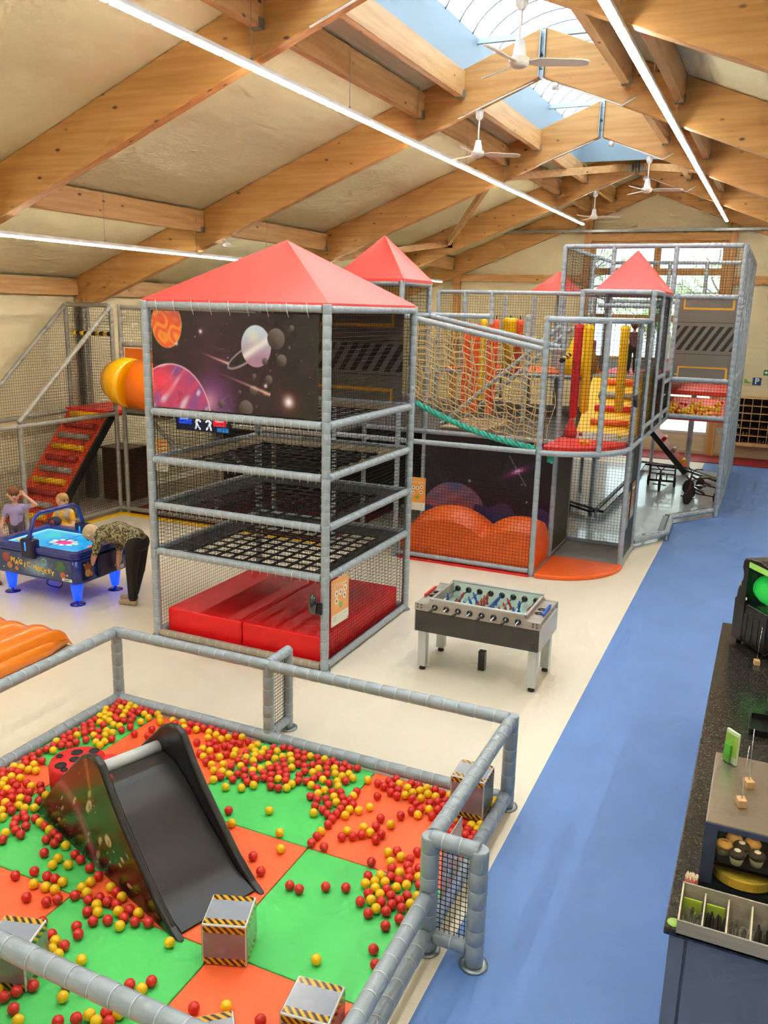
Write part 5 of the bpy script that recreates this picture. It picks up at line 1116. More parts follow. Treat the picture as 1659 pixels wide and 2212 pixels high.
for t in BALLS.split(';'):
    c = t[-1]; x, y = [int(v)/1000 for v in t[:-1].split(',')]
    if i < 300:
        o = tag(place('plastic_ball', bm_r if c == 'r' else bm_y), f"{'red' if c == 'r' else 'yellow'} ball {zone(x, y)}", 'ball', 'balls in the ball pit'); o.location = (x, y, 0.086)
    else: rest.slot(0 if c == 'r' else 1).ball((x, y, 0.086), 0.036, 12, 8)
    i += 1
rest.build('ball_heap', [ball_red, ball_yel], fix=False, label='remaining red and yellow balls farther back in the ball pit', category='balls', kind='stuff')

# ------------------------------------------------------------------ table football
tf = empty('football_table', (-2.73, 9.08, 0), label='table football with grey wood rim, black side panels and silver legs', cat='football table')
HX, HY = 0.73, 0.40
grey_oak = wood('grey_oak', '#9a9186', '#b3aa9d', 0, False); alu2 = mat('aluminium', '#c9ccca', 0.35, metal=0.5); black_panel = mat('black_laminate', '#3b3a36', 0.45, var=(6, .08))
for sx in (-1, 1):
    for sy in (-1, 1):
        MB().box(sx*0.66-0.05, sx*0.66+0.05, sy*0.31-0.05, sy*0.31+0.05, 0.05, 0.53).build('leg', alu2, tf, bevel=0.008)
        MB().lathe([(0.038, 0), (0.04, 0.02), (0.03, 0.03), (0.02, 0.06)], (sx*0.66, sy*0.31, 0), 14).build('foot', black_plastic, tf)
for sy in (-1, 1): MB().box(-HX, HX, sy*HY-0.015, sy*HY+0.015, 0.51, 0.76).build('side_panel', black_panel, tf)
for sx in (-1, 1): MB().box(sx*HX-0.015, sx*HX+0.015, -HY, HY, 0.51, 0.78).build('end_panel', mat('cream_laminate', '#d9d4c4', 0.45), tf)
out = [(-HX-.01, .765), (HX+.01, .765), (HX+.01, .85), (HX-.13, .85), (HX-.16, .87), (HX-.18, .91), (-HX+.18, .91), (-HX+.16, .87), (-HX+.13, .85), (-HX-.01, .85)]
for sy in (-1, 1): MB().prism(out, lambda a, b, d: (a, d, b), sy*HY-0.02-0.0, sy*HY+0.02).build('rim_board', grey_oak, tf)
for sx in (-1, 1):
    MB().box(sx*(HX-0.085)-0.085, sx*(HX-0.085)+0.085, -HY+0.02, HY-0.02, 0.80, 0.845).build('score_shelf', grey_oak, tf)
    MB().box(sx*(HX-0.17)-0.015, sx*(HX-0.17)+0.015, -HY+0.02, HY-0.02, 0.66, 0.905).build('goal_board', grey_oak, tf)
    for k in (-0.09, 0.05): MB().lathe([(0.05, 0), (0.05, 0.004)], (sx*(HX-0.09), k, 0.846), 16).build('cup_hole', black_plastic, tf)
    s = MB()
    for k in range(10): s.box(sx*(HX-0.025)-0.012, sx*(HX-0.025)+0.012, -0.19+k*0.035, -0.16+k*0.035, 0.862, 0.886)
    s.path([(sx*(HX-0.025), -0.22, 0.874), (sx*(HX-0.025), 0.2, 0.874)], 0.004, 5)
    s.build('score_counter', mat('score_red', '#d83424', 0.4) if sx < 0 else mat('score_blue', '#2458c8', 0.4), tf)
MB().box(-HX+.17, HX-.17, -HY+.02, HY-.02, 0.70, 0.715).build('pitch', mat('pitch_glass', '#a9cdbf', 0.15), tf)
mb = MB().box(-0.004, 0.004, -HY+.03, HY-.03, 0.715, 0.7165).lathe([(0.1, 0.7155), (0.1, 0.7165)], (0, 0, 0), 24)
mb.build('pitch_lines', mat('pitch_line_white', '#e4efe8', 0.4), tf)
for sy in (-1, 1):
    MB().box(-HX+.17, HX-.17, sy*(HY-.03)-.006, sy*(HY-.03)+.006, 0.715, 0.905).build('inner_wall', mat('inner_wall_green', '#d3e4d8', 0.4), tf)
    MB().box(-HX+.16, HX-.16, sy*(HY-.012)-.022, sy*(HY-.012)+.022, 0.908, 0.922).build('rim_trim', alu2, tf)
pblue = mat('player_blue', '#2c5aa8', 0.4); pred = mat('player_red', '#a8402e', 0.4)
teams = [(0, 1), (1, 2), (0, 3), (1, 5), (0, 5), (1, 3), (0, 2), (1, 1)]
for i, (tm, n) in enumerate(teams):
    x = -0.49+i*0.14
    rod = MB().path([(x, -HY-0.14, 0.83), (x, HY+0.14, 0.83)], 0.008, 8).build('rod', chrome, tf)
    front = i % 2 == 0; s = -1 if front else 1
    MB().path([(x, s*(HY+0.07), 0.83), (x, s*(HY+0.12), 0.83), (x, s*(HY+0.21), 0.83)], [0.013, 0.018, 0.016], 10).build('handle', mat('handle_brown', '#332722', 0.4), rod)
    for sy in (-1, 1):
        MB().lathe([(0.035, -0.006), (0.035, 0.006)], (x, sy*(HY+0.022), 0.83), 18, 'Y').build('bearing', black_plastic, rod)
        MB().lathe([(0.036, -0.004), (0.036, 0.004)], (x, sy*(HY-0.04), 0.83), 18, 'Y').build('bearing', black_plastic, rod)
    for k in range(n):
        y = (k-(n-1)/2)*(0.62/(n+0.6)); a = 0.5*math.sin(i*2.1)
        m = Matrix.Translation((x, y, 0.83)) @ Matrix.Rotation(a, 4, 'Y')
        p = MB().lathe([(0.012, -0.085), (0.012, -0.05), (0.018, -0.02), (0.017, 0.02), (0.008, 0.03), (0.012, 0.045), (0.0, 0.055)], (0, 0, 0), 8, mtx=m); p.box(-0.02, 0.02, -0.01, 0.01, -0.095, -0.07, m)
        p.build('player', pblue if tm == 0 else pred, rod)
bl = MB()
for sx in (-1, 1):
    for k in range(4): bl.lathe([(0.009, -0.003), (0.007, 0.003)], (sx*(HX-0.05)+(k % 2-.5)*0.045, -HY-0.023, 0.80+(k//2)*0.035), 8, 'Y')
    for k in range(2): bl.lathe([(0.014, -0.003), (0.012, 0.003)], (sx*(HX-0.06), -HY-0.017, 0.56+k*0.05), 8, 'Y')
bl.build('bolts', steel_dark, tf)
MB().box(-2.79, -2.71, 9.03, 9.11, 0, 0.24).build('stop_block', black_plastic, label='short black upright block on the floor beneath the table football', category='block', bevel=0.005)

# ------------------------------------------------------------------ air hockey table
ah = empty('air_hockey_table', (-9.14, 8.93, 0), label='blue air hockey table with glowing playfield and lit blue legs', cat='air hockey table')
AX, AY = 0.77, 0.52
navy = mat('hockey_navy', '#1c2f8a', 0.25, coat=0.5); navy_d = mat('hockey_dark', '#12163c', 0.3)
def rrect(hx, hy, r, n=6):
    return [(sx*(hx-r)+r*math.cos(a0+PI/2*i/n), sy*(hy-r)+r*math.sin(a0+PI/2*i/n)) for sx, sy, a0 in ((1, 1, 0), (-1, 1, PI/2), (-1, -1, PI), (1, -1, 1.5*PI)) for i in range(n+1)]
MB().prism(rrect(AX, AY, 0.09), lambda a, b, d: (a, b, d), 0.34, 0.70, True).build('body', navy, ah)
MB().prism(rrect(AX+0.02, AY+0.02, 0.10), lambda a, b, d: (a, b, d), 0.70, 0.735, True).build('top_shelf', navy, ah, bevel=0.01)
ring = MB(); O_ = rrect(AX+0.025, AY+0.025, 0.1); I_ = rrect(AX-0.075, AY-0.075, 0.04); n = len(O_)
ring.add([(*p, 0.79) for p in O_]+[(*p, 0.79) for p in I_]+[(*p, 0.735) for p in O_]+[(*p, 0.735) for p in I_], [q for i in range(n) for q in ((i, (i+1) % n, n+(i+1) % n, n+i), (i, 2*n+i, 2*n+(i+1) % n, (i+1) % n), (n+i, n+(i+1) % n, 3*n+(i+1) % n, 3*n+i))])
ring.build('rim', navy, ah)
def ice(U, V):
    w, h = 1.4, .9; c = Canvas(U, V, '#1b86c8'); c.mix(np.clip(.5+.6*c.noise(.9, 2), 0, 1)*.6, '#3fb4d8'); c.mix(np.clip(c.noise(1.3, 7), 0, 1)*.7, '#0f5fa8')
    e = np.minimum(np.minimum(U, w-U), np.minimum(V, h-V)); c.mix(np.exp(-e/.06), '#c8f6ee'); c.glow(.35, .65, .3, '#49d0b0', .5)
    a = np.arctan2(V-.42, (U-.78)*.7); r = np.hypot((U-.78)*.62, V-.42); star = r < .11+.035*np.sign(np.sin(a*9)); c.band(star, '#f6e9c0'); c.band(r < .085, '#e2368a')
    c.mix(np.exp(-((U-.7)/.006)**2)*.8, '#123a90'); c.mix(np.exp(-((np.hypot(U-.7, V-.45)-.2)/.006)**2)*.6, '#123a90'); c.disc(.13, .25, .08, '#c9a24a', .06); c.disc(1.28, .45, .07, '#ff6a3a', .05); return c.c
print_panel('playfield', ice, 90, 60, 1.40, 0.90, lambda u, v: Vector((-0.70+u, -0.45+v, 0.745)), mat('playfield_lit', '#ffffff', 0.12, vcol=True, emit=('#ffffff', 0.45)), ah)
def cab(U, V):
    w, h = 1.36, .30; c = Canvas(U, V, '#1d3568'); c.glow(.72, .12, .4, '#9fc0d8', .9, ry=.22); c.stars(50, 3, w, h, .004, .9)
    c.disc(.86, .22, .06, '#6fa0c0'); c.disc(.85, .23, .035, '#5f8a4a', .03)
    for x, y, r, col in ((.14, .2, .07, '#9c3320'), (.2, .09, .05, '#c4803a'), (.33, .06, .035, '#d07a30'), (1.16, .2, .085, '#2f6a34'), (1.2, .08, .05, '#c8682c')): c.disc(x, y, r, col, r*.95)
    for k in range(9): x = .08+k*.15; c.disc(x, .05+.2*((k*7) % 5)/5, .012, ('#e0c050', '#c04a4a', '#e8e8f0')[k % 3])
    c.band((U > 1.18) & (V < .045), '#e8e6e0'); c.band((U > 1.22) & (U < 1.31) & (np.abs(V-.022) < .008), '#555555'); return c.c
print_panel('cabinet_print', cab, 170, 40, 1.36, 0.30, lambda u, v: Vector((-0.68+u, -AY-0.003, 0.37+v)), gloss_print, ah)
def endart(U, V):
    c = Canvas(U, V, '#1d2448'); c.stars(20, 2, .22, .28, .004, .9); c.disc(.11, .18, .06, '#9c4a26'); c.disc(.11, .1, .055, '#c8a060'); c.disc(.17, .07, .03, '#c8682c'); c.disc(.05, .23, .015, '#e0c050'); return c.c
print_panel('cabinet_print', endart, 40, 40, 0.22, 0.28, lambda u, v: Vector((AX+0.003, -0.42+u, 0.37+v)), gloss_print, ah)
MB().box(AX-0.01, AX+0.05, -0.14, 0.24, 0.36, 0.69).build('coin_box', navy_d, ah, bevel=0.015)
MB().box(AX+0.002, AX+0.012, 0.26, 0.4, 0.36, 0.42).build('label_plate', mat('label_white', '#e4e2da', .5), ah)
yel = mat('hockey_lettering', '#f0c650', 0.4)
for k, ch in enumerate('MAGIC'): text_mesh('lettering', ch, 0.10, basis((-0.41+k*0.075, -AY-0.006, 0.535+0.012*(-1)**k-0.008*k), (1, 0, -0.1), (0.1, 0, 1)), yel, ah, 0.003, bold=0.004)
for k, ch in enumerate('HOCKEY'): text_mesh('lettering', ch, 0.085, basis((0.01+k*0.065, -AY-0.006, 0.485+0.01*(-1)**k-0.006*k), (1, 0, -0.1), (0.1, 0, 1)), yel, ah, 0.003, bold=0.004)
legm = mat('lit_leg_blue', '#1030ff', 0.3, emit=('#1038ff', 1.6))
for sx in (-1, 1):
    for sy in (-1, 1):
        MB().lathe([(0.055, 0.07), (0.075, 0.2), (0.09, 0.345)], (sx*0.62, sy*0.38, 0), 14).build('leg', legm, ah)
        MB().lathe([(0.11, 0), (0.105, 0.012), (0.02, 0.02), (0.018, 0.08)], (sx*0.62, sy*0.38, 0), 18).build('foot', navy, ah)
# scoring arch across the middle with an end box on each long side
MB().path([(-0.07, -AY-0.02, 0.72), (-0.07, -AY+0.02, 0.95), (-0.07, -AY+0.10, 1.16), (-0.07, -AY+0.20, 1.22), (-0.07, AY-0.20, 1.22), (-0.07, AY-0.1, 1.16), (-0.07, AY-0.02, 0.95), (-0.07, AY+0.02, 0.75)], 0.03, 10).build('score_arch', navy, ah)
for sy in (-1, 1): MB().box(-0.19, 0.06, sy*AY-0.07, sy*AY+0.07, 0.62, 0.90).build('arch_box', navy_d, ah, bevel=0.03); MB().box(-0.09, -0.07, sy*AY-0.075-0.0, sy*AY+0.075, 0.74, 0.86).build('light_bar', mat('light_bar_blue', '#1a50ff', .3, emit=('#2060ff', 2.0)), ah)
# power lead coiled below
pts = [(-9.35+0.10*math.cos(t), 8.95+0.12*math.sin(t), 0.015+0.09*abs(math.sin(t/2))) for t in [i*0.35 for i in range(22)]]
MB().path(pts, 0.008, 6).build('power_lead', black_plastic, label='black power lead coiled under the air hockey table', category='cable')
mal = MB().lathe([(0.05, 0), (0.05, 0.02), (0.02, 0.03), (0.018, 0.06), (0.0, 0.075)], (0, 0, 0), 16).build('hockey_mallet', mat('mallet_navy', '#20305e', .3), label='dark blue round mallet lying on the playfield near the girl', category='mallet'); mal.location = (-9.68, 8.86, 0.746)

# ------------------------------------------------------------------ people (one continuous body each)
skin = mat('skin', '#e0ac8e', 0.55); hair_b = mat('hair_brown', '#7c4a2a', 0.7); hair_s = mat('hair_sand', '#b98a55', 0.7); hair_g = mat('hair_blonde_grey', '#cbb58c', 0.7)
def person(label, loc, rz, caps, mats, voxel=0.009, extras=()):
    """caps: (p0, r0, p1, r1, slot) tapered limbs fused into one skin; slots index mats"""
    e = empty('person', loc, rz, label, 'person')
    mb = MB()
    for p0, r0, p1, r1, s in caps:
        p0 = Vector(p0); p1 = Vector(p1); L = max((p1-p0).length, 1e-4); d = (p1-p0)/L
        k = max(3, int(L/0.02)); pts = []; rr = []
        for a in (-1.0, -0.92, -0.7, -0.35): pts.append(p0+d*a*r0); rr.append(max(0.002, r0*math.sqrt(max(0, 1-a*a))))
        for i in range(k+1): pts.append(p0.lerp(p1, i/k)); rr.append(r0+(r1-r0)*i/k)
        for a in (0.35, 0.7, 0.92, 1.0): pts.append(p1+d*a*r1); rr.append(max(0.002, r1*math.sqrt(max(0, 1-a*a))))
        mb.path(pts, rr, 12)
    me = mb.mesh('body', mats); tmp = bpy.data.objects.new('body', me); COL.objects.link(tmp)
    m = tmp.modifiers.new('r', 'REMESH'); m.mode = 'VOXEL'; m.voxel_size = voxel; m.use_smooth_shade = True
    sm = tmp.modifiers.new('s', 'SMOOTH'); sm.factor = 0.5; sm.iterations = 4
    dg = bpy.context.evaluated_depsgraph_get(); out = bpy.data.meshes.new_from_object(tmp.evaluated_get(dg)); bpy.data.objects.remove(tmp)
    out.materials.clear()
    for q in mats: out.materials.append(q)
    n = len(out.polygons); C = np.empty(n*3); out.polygons.foreach_get('center', C); C = C.reshape(-1, 3); best = np.full(n, 1e9); idx = np.zeros(n, int)
    for p0, r0, p1, r1, s in caps:
        a = np.array(p0); b = np.array(p1); ab = b-a; t = np.clip(((C-a) @ ab)/max(1e-9, ab @ ab), 0, 1); d = np.linalg.norm(C-a-t[:, None]*ab, axis=1)-(r0+(r1-r0)*t)
        w = d < best; best[w] = d[w]; idx[w] = s
    out.polygons.foreach_set('material_index', idx); out.polygons.foreach_set('use_smooth', [True]*n); out.update()
    place('body', out, e)
    for nm, b, mm in extras: b.build(nm, mm, e)
    return e
def face(c, fwd, up, r):
    """eyes, nose, mouth, ears for a head at c looking along fwd"""
    f = Vector(fwd).normalized(); u = Vector(up).normalized(); s = f.cross(u).normalized(); c = Vector(c); E = MB(); Mo = MB()
    for k in (-1, 1): E.ball(c+f*r*0.93+s*k*r*0.36+u*r*0.05, r*0.10, 8, 6); E.ball(c+f*r*0.93+s*k*r*0.36+u*r*0.26, r*0.09, 8, 5, (1.2, 1.2, .4))
    Mo.ball(c+f*r*0.92-u*r*0.52, r*0.17, 8, 6, (1, 1, .5))
    return [('eyes', E, mat('eye_dark', '#2a1c18', .3)), ('mouth', Mo, mat('lip', '#9c4a48', .5))]
def head(c, fwd, up, r, s_skin=0, s_hair=1, hair=1.0):
    f = Vector(fwd).normalized(); u = Vector(up).normalized(); s = f.cross(u).normalized(); c = Vector(c)
    out = [(c-u*r*.45+f*r*.15, r*.72, c+u*r*.35, r*.95, s_skin), (c+f*r*.85-u*r*.2, r*.16, c+f*r*1.05-u*r*.25, r*.14, s_skin)]
    for k in (-1, 1): out.append((c+s*k*r*.92-u*r*.2, r*.16, c+s*k*r*.97+u*r*.05, r*.18, s_skin))
    out += [(c+u*r*.42-f*r*.25, r*.93*hair, c+u*r*.50+f*r*.12, r*.88*hair, s_hair), (c-f*r*.35+u*r*.1, r*.88*hair, c-f*r*.35-u*r*.25, r*.75*hair, s_hair)]
    return out
def hand(w, d, side, L=0.16, s=0, curl=0.35):
    """palm, four unequal bent fingers and a thumb off the palm's side; w wrist, d pointing, side thumb direction"""
    w = Vector(w); d = Vector(d).normalized(); t = Vector(side); t = (t-d*t.dot(d)).normalized(); n = d.cross(t); out = [(w, L*.15, w+d*L*.42, L*.19, s)]
    for i, (o, l) in enumerate(((.17, .44), (.06, .52), (-.06, .48), (-.17, .36))):
        b = w+d*L*.48+t*o*L; m = b+(d+n*curl*.6).normalized()*L*l*.55; e = m+(d*.7+n*curl*1.5).normalized()*L*l*.45
        out += [(b, L*.058, m, L*.052, s), (m, L*.052, e, L*.045, s)]
    b = w+d*L*.14+t*L*.16; m = b+(d*.6+t*.8).normalized()*L*.24; out += [(b, L*.075, m, L*.065, s), (m, L*.062, m+(d*.9+t*.2+n*.3).normalized()*L*.2, L*.05, s)]
    return out
# adult bending over the end of the air hockey table (local x points away from the table)
def blouse(name):
    m = mat(name, '#6f6a4a', 0.7); nt = m.node_tree; N = nt.nodes.new; tc = N('ShaderNodeTexCoord'); n = N('ShaderNodeTexNoise'); n.inputs['Scale'].default_value = 22; n.inputs['Detail'].default_value = 3; n.inputs['Distortion'].default_value = 1.5
    r = N('ShaderNodeValToRGB'); r.color_ramp.interpolation = 'CONSTANT'; el = r.color_ramp.elements; el[0].color = (*lin('#3e3a26'), 1); el[1].position = .47; el[1].color = (*lin('#7d7650'), 1)
    q = el.new(.55); q.color = (*lin('#b3a67e'), 1); q = el.new(.63); q.color = (*lin('#8fa08a'), 1)
    nt.links.new(tc.outputs['Object'], n.inputs['Vector']); nt.links.new(n.outputs[0], r.inputs[0]); nt.links.new(r.outputs[0], nt.nodes['Principled BSDF'].inputs['Base Color']); return m
am = [skin, hair_g, blouse('leaf_print_blouse'), mat('trousers_black', '#1a1714', 0.8, bump=(10, .2)), mat('sock_beige', '#b8a07a', 0.8)]
A_ = []
for s in (-1, 1):
    y = 0.09*s; fx = -0.02+0.10*(s > 0)*-1
    A_ += [((0.12, y, 0.86), 0.115, (0.08, y, 0.48), 0.082, 3), ((0.08, y, 0.48), 0.078, (0.10+fx, y, 0.13), 0.066, 3), ((0.10+fx, y, 0.06), 0.045, (-0.10+fx, y, 0.035), 0.036, 4), ((0.12+fx, y, 0.05), 0.04, (0.08+fx, y, 0.12), 0.045, 4)]
A_ += [((0.14, -0.06, 0.90), 0.13, (0.14, 0.06, 0.90), 0.13, 3), ((0.10, 0, 0.96), 0.15, (-0.18, 0, 1.03), 0.15, 2), ((-0.15, -0.03, 1.02), 0.145, (-0.38, -0.02, 0.98), 0.13, 2), ((-0.15, 0.04, 1.02), 0.145, (-0.38, 0.04, 0.98), 0.13, 2),
       ((-0.36, -0.14, 0.98), 0.075, (-0.36, 0.15, 0.98), 0.075, 2), ((-0.42, 0, 0.99), 0.062, (-0.52, 0, 0.97), 0.055, 0)]
hf, hu = (-0.45, 0.0, -0.9), (-0.9, 0, 0.43); hc = (-0.60, 0, 0.95); A_ += head(hc, hf, hu, 0.105, 0, 1, 1.06)
A_ += [((-0.38, -0.17, 0.96), 0.068, (-0.42, -0.20, 0.76), 0.055, 2), ((-0.42, -0.20, 0.77), 0.05, (-0.50, -0.17, 0.58), 0.034, 0)]+hand((-0.50, -0.17, 0.57), (-0.5, 0.1, -0.8), (-0.8, 0, 0.5), 0.15, 0, .5)
A_ += [((-0.34, 0.17, 0.96), 0.068, (-0.30, 0.20, 0.72), 0.055, 2), ((-0.30, 0.20, 0.73), 0.05, (-0.32, 0.18, 0.52), 0.036, 0)]+hand((-0.32, 0.18, 0.51), (-0.1, 0, -1), (-1, 0, 0), 0.15, 0, .4)
person('adult with short fair hair, leaf-print blouse and black trousers bending over the air hockey table', (-7.90, 8.95, 0), 0.12, A_, am, 0.0085, face(hc, hf, hu, 0.105))
# children; local -y is forward
def child(h, s_top, s_bot, s_foot, arms):
    k = h/1.2; B = []
    for s in (-1, 1):
        x = 0.065*s*k
        B += [((x, 0, .60*k), .068*k, (x, -.01, .33*k), .05*k, s_bot), ((x, -.01, .33*k), .048*k, (x, .01, .09*k), .036*k, s_bot), ((x, .02, .04*k), .032*k, (x, -.10*k, .03*k), .028*k, s_foot), ((x, .01, .10*k), .034*k, (x, .02, .04*k), .032*k, s_foot)]
    B += [((-.04*k, 0, .62*k), .085*k, (.04*k, 0, .62*k), .085*k, s_bot), ((0, 0, .66*k), .098*k, (0, 0, .84*k), .10*k, s_top), ((-.05*k, 0, .84*k), .088*k, (.05*k, 0, .84*k), .088*k, s_top), ((-.11*k, 0, .90*k), .048*k, (.11*k, 0, .90*k), .048*k, s_top), ((0, 0, .90*k), .04*k, (0, -.005, 1.0*k), .036*k, 0)]
    for sx, el, wr, hd, th in arms:
        sh = (sx*.135*k, 0, .89*k); B += [(sh, .044*k, Vector(sh).lerp(Vector(el)*k, .55), .042*k, s_top), (Vector(sh).lerp(Vector(el)*k, .5), .034*k, Vector(el)*k, .03*k, 0), (Vector(el)*k, .03*k, Vector(wr)*k, .022*k, 0)]+hand(Vector(wr)*k, hd, th, .115*k, 0, .4)
    return B
gm_ = [skin, hair_b, mat('tshirt_lilac', '#a99ac8', .8, bump=(12, .15)), mat('shorts_plum', '#5a4a58', .8), mat('shoe_brown', '#4a3a32', .7)]
hc = Vector((0, -.02, 1.10)); B = child(1.24, 2, 3, 4, [(1, (.34, -.06, .95), (.20, -.10, 1.10), (-.5, .05, .7), (-1, 0, 0)), (-1, (-.20, -.02, .68), (-.21, -.12, .50), (0, -.3, -1), (0, -1, 0))])
B += head(hc*1.03, (.45, -1, -.1), (0, 0, 1), .098, 0, 1, 1.05)+[((-.03, .10, 1.15), .045, (-.08, .14, .98), .025, 1)]
person('girl in a lilac T-shirt with one hand raised to her forehead behind the table', (-10.78, 9.62, 0), 0.45, B, gm_, 0.0085, face(hc*1.03, (.45, -1, -.1), (0, 0, 1), .098))
bmats = [skin, hair_s, mat('tshirt_grey_child', '#b9ab90', .8), mat('jersey_yellow', '#e9a91c', .8, bump=(12, .15)), mat('shorts_sand', '#b08c5a', .8)]
hc = Vector((0, -.02, 1.07)); B = child(1.20, 3, 4, 4, [(1, (.22, -.08, .70), (.06, -.19, .72), (-1, -.2, .2), (0, 0, 1)), (-1, (-.20, -.06, .68), (-.02, -.19, .68), (1, -.2, .1), (0, 0, 1))])
B += head(hc, (.95, -.35, .15), (0, 0, 1), .098, 0, 1, 1.02)+[((-.11, 0, .90), .055, (.11, 0, .90), .055, 2), ((-.05, 0, .84), .094, (.05, 0, .84), .094, 2), ((-.10, -.10, .70), .05, (.12, -.12, .70), .05, 3)]
ex = face(hc, (.95, -.35, .15), (0, 0, 1), .098)
person('boy with short sandy hair in a yellow jersey standing behind the air hockey table', (-9.98, 9.85, 0), 0.15, B, bmats, 0.0085, ex)
capo = MB().ball((0, 0, 0), 0.095, 14, 8, (1.15, 1, 0.75)).box(-0.11, 0.11, -0.16, -0.05, -0.02, -0.005).build('baseball_cap', [mat('cap_navy', '#1a2244', .7)], label='navy baseball cap with red emblem held in the boy\'s folded arms', category='cap'); capo.location = (-9.93, 9.60, 0.80)
MB().ball((0.03, -0.09, 0.0), 0.04, 10, 6, (1.2, .3, .9)).build('emblem', mat('cap_red', '#c82a34', .6), capo)
# child at the picture edge, only the leg side shows
pm = [skin, hair_b, mat('tshirt_rose', '#caa0a0', .8), mat('leggings_rose', '#c79a92', .8), mat('slipper_brown', '#6a4636', .7)]
B = child(1.15, 2, 3, 4, [(1, (.19, -.02, .66), (.2, -.1, .5), (0, -.2, -1), (0, -1, 0)), (-1, (-.2, 0, .66), (-.2, -.1, .5), (0, -.2, -1), (0, -1, 0))])+head((0, -.02, 1.04), (0, -1, 0), (0, 0, 1), .096, 0, 1, 1.05)
person('child in rose leggings at the left picture edge beside the air hockey table', (-10.22, 8.62, 0), 1.2, B, pm, 0.009, face((0, -.02, 1.04), (0, -1, 0), (0, 0, 1), .096))
# climber on the upper platform
um = [skin, hair_b, mat('shirt_plaid', '#7a4a4e', .8, var=(40, .5)), mat('trousers_black', '#1a1714', .8), mat('sock_grey', '#3a3a3a', .8)]
B = child(1.0, 2, 3, 4, [(1, (.2, -.02, 1.0), (.14, -.05, 1.2), (0, 0, 1), (-1, 0, 0)), (-1, (-.2, -.05, .7), (-.18, -.14, .6), (0, -1, -.5), (1, 0, 0))])+head((0, -.02, .94), (.3, 1, 0), (0, 0, 1), .085, 0, 1, 1.12)
person('child in a plaid top and black trousers standing on the upper platform behind the nets', (-2.55, 17.3, 3.03), 0.3, B, um, 0.01)

# ------------------------------------------------------------------ bar counter and what stands on it
granite = mat('granite_dark', '#3a3733', 0.2)
nt = granite.node_tree; N = nt.nodes.new; tc = N('ShaderNodeTexCoord'); v = N('ShaderNodeTexVoronoi'); v.inputs['Scale'].default_value = 90; v2 = N('ShaderNodeTexNoise'); v2.inputs['Scale'].default_value = 95; v2.inputs['Detail'].default_value = 6
r = N('ShaderNodeValToRGB'); e_ = r.color_ramp.elements; e_[0].position = .38; e_[0].color = (*lin('#151412'), 1); e_[1].position = .72; e_[1].color = (*lin('#5d574f'), 1); q = e_.new(.55); q.color = (*lin('#2e2b27'), 1)
nt.links.new(tc.outputs['Object'], v2.inputs['Vector']); nt.links.new(v2.outputs[0], r.inputs[0]); nt.links.new(r.outputs[0], nt.nodes['Principled BSDF'].inputs['Base Color'])
CT = 1.10
MB().box(-0.18, 0.75, 4.03, 8.95, CT-0.04, CT).build('countertop', granite, label='dark speckled granite countertop along the blue walkway', category='countertop', bevel=0.006)
cb = empty('counter_body', (0, 0, 0), label='blue-grey panelled counter body under the granite top', cat='counter')
bg_ = mat('counter_bluegrey', '#6b7486', 0.45, var=(2, .06))
MB().box(-0.14, 0.70, 4.08, 8.92, 0, CT-0.04).build('carcass', bg_, cb)
MB().box(-0.15, -0.12, 4.07, 4.10, 0, CT-0.04).box(-0.145, -0.075, 4.065, 4.08, 0, CT-0.04).box(-0.06, 0.70, 4.06, 4.08, 0.05, CT-0.05).build('end_panel', bg_, cb, bevel=0.003)
for k in range(4): MB().box(-0.155, -0.14, 4.15+k*1.2, 5.3+k*1.2, 0.08, CT-0.06).build('front_panel', bg_, cb, bevel=0.004)
# cake display
dc = empty('cake_display', (0.17, 4.87, CT), label='glass cake display with brushed steel top on the counter', cat='display case')
stl = mat('brushed_steel', '#b5aa98', 0.28, metal=0.85, var=(3, .05, (1, 40, 1)))
MB().box(-0.22, 0.40, -0.41, 0.41, 0.385, 0.40).build('top_plate', stl, dc, bevel=0.003)
MB().box(-0.22, 0.40, -0.42, -0.405, 0.365, 0.395).build('top_rail', mat('case_navy', '#39425c', .4), dc)
MB().box(-0.22, 0.40, -0.41, 0.41, 0.0, 0.03).build('base', mat('case_dark', '#1d2022', .4), dc)
for x in (-0.21, 0.39): MB().box(x-0.012, x+0.012, -0.41, 0.41, 0.03, 0.385).build('side_panel', mat('case_navy', '#39425c', .4), dc)
MB().box(-0.20, 0.38, 0.39, 0.405, 0.03, 0.385).build('back_panel', mat('case_dark', '#1d2022', .4), dc)
MB().box(-0.21, -0.155, -0.413, -0.405, 0.03, 0.365).build('front_stile', mat('case_navy', '#39425c', .4), dc)
MB().box(-0.155, 0.38, -0.412, -0.406, 0.03, 0.365).build('front_pane', pane_mat, dc)
MB().box(-0.195, 0.375, -0.39, 0.36, 0.140, 0.148).build('glass_shelf', glass_clear, dc)
MB().box(-0.15, 0.375, -0.30, 0.30, 0.032, 0.04).build('tray', mat('slate_tray', '#151515', .4), dc)
MB().box(-0.14, 0.375, -0.385, 0.10, 0.149, 0.154).build('tray', mat('slate_tray', '#151515', .4), dc)
case_lamp = MB().box(-0.18, 0.36, -0.38, -0.35, 0.375, 0.385).build('light_bar', mat('case_led', '#fff6e8', .5, emit=('#ffe9c8', 6.0)), dc)
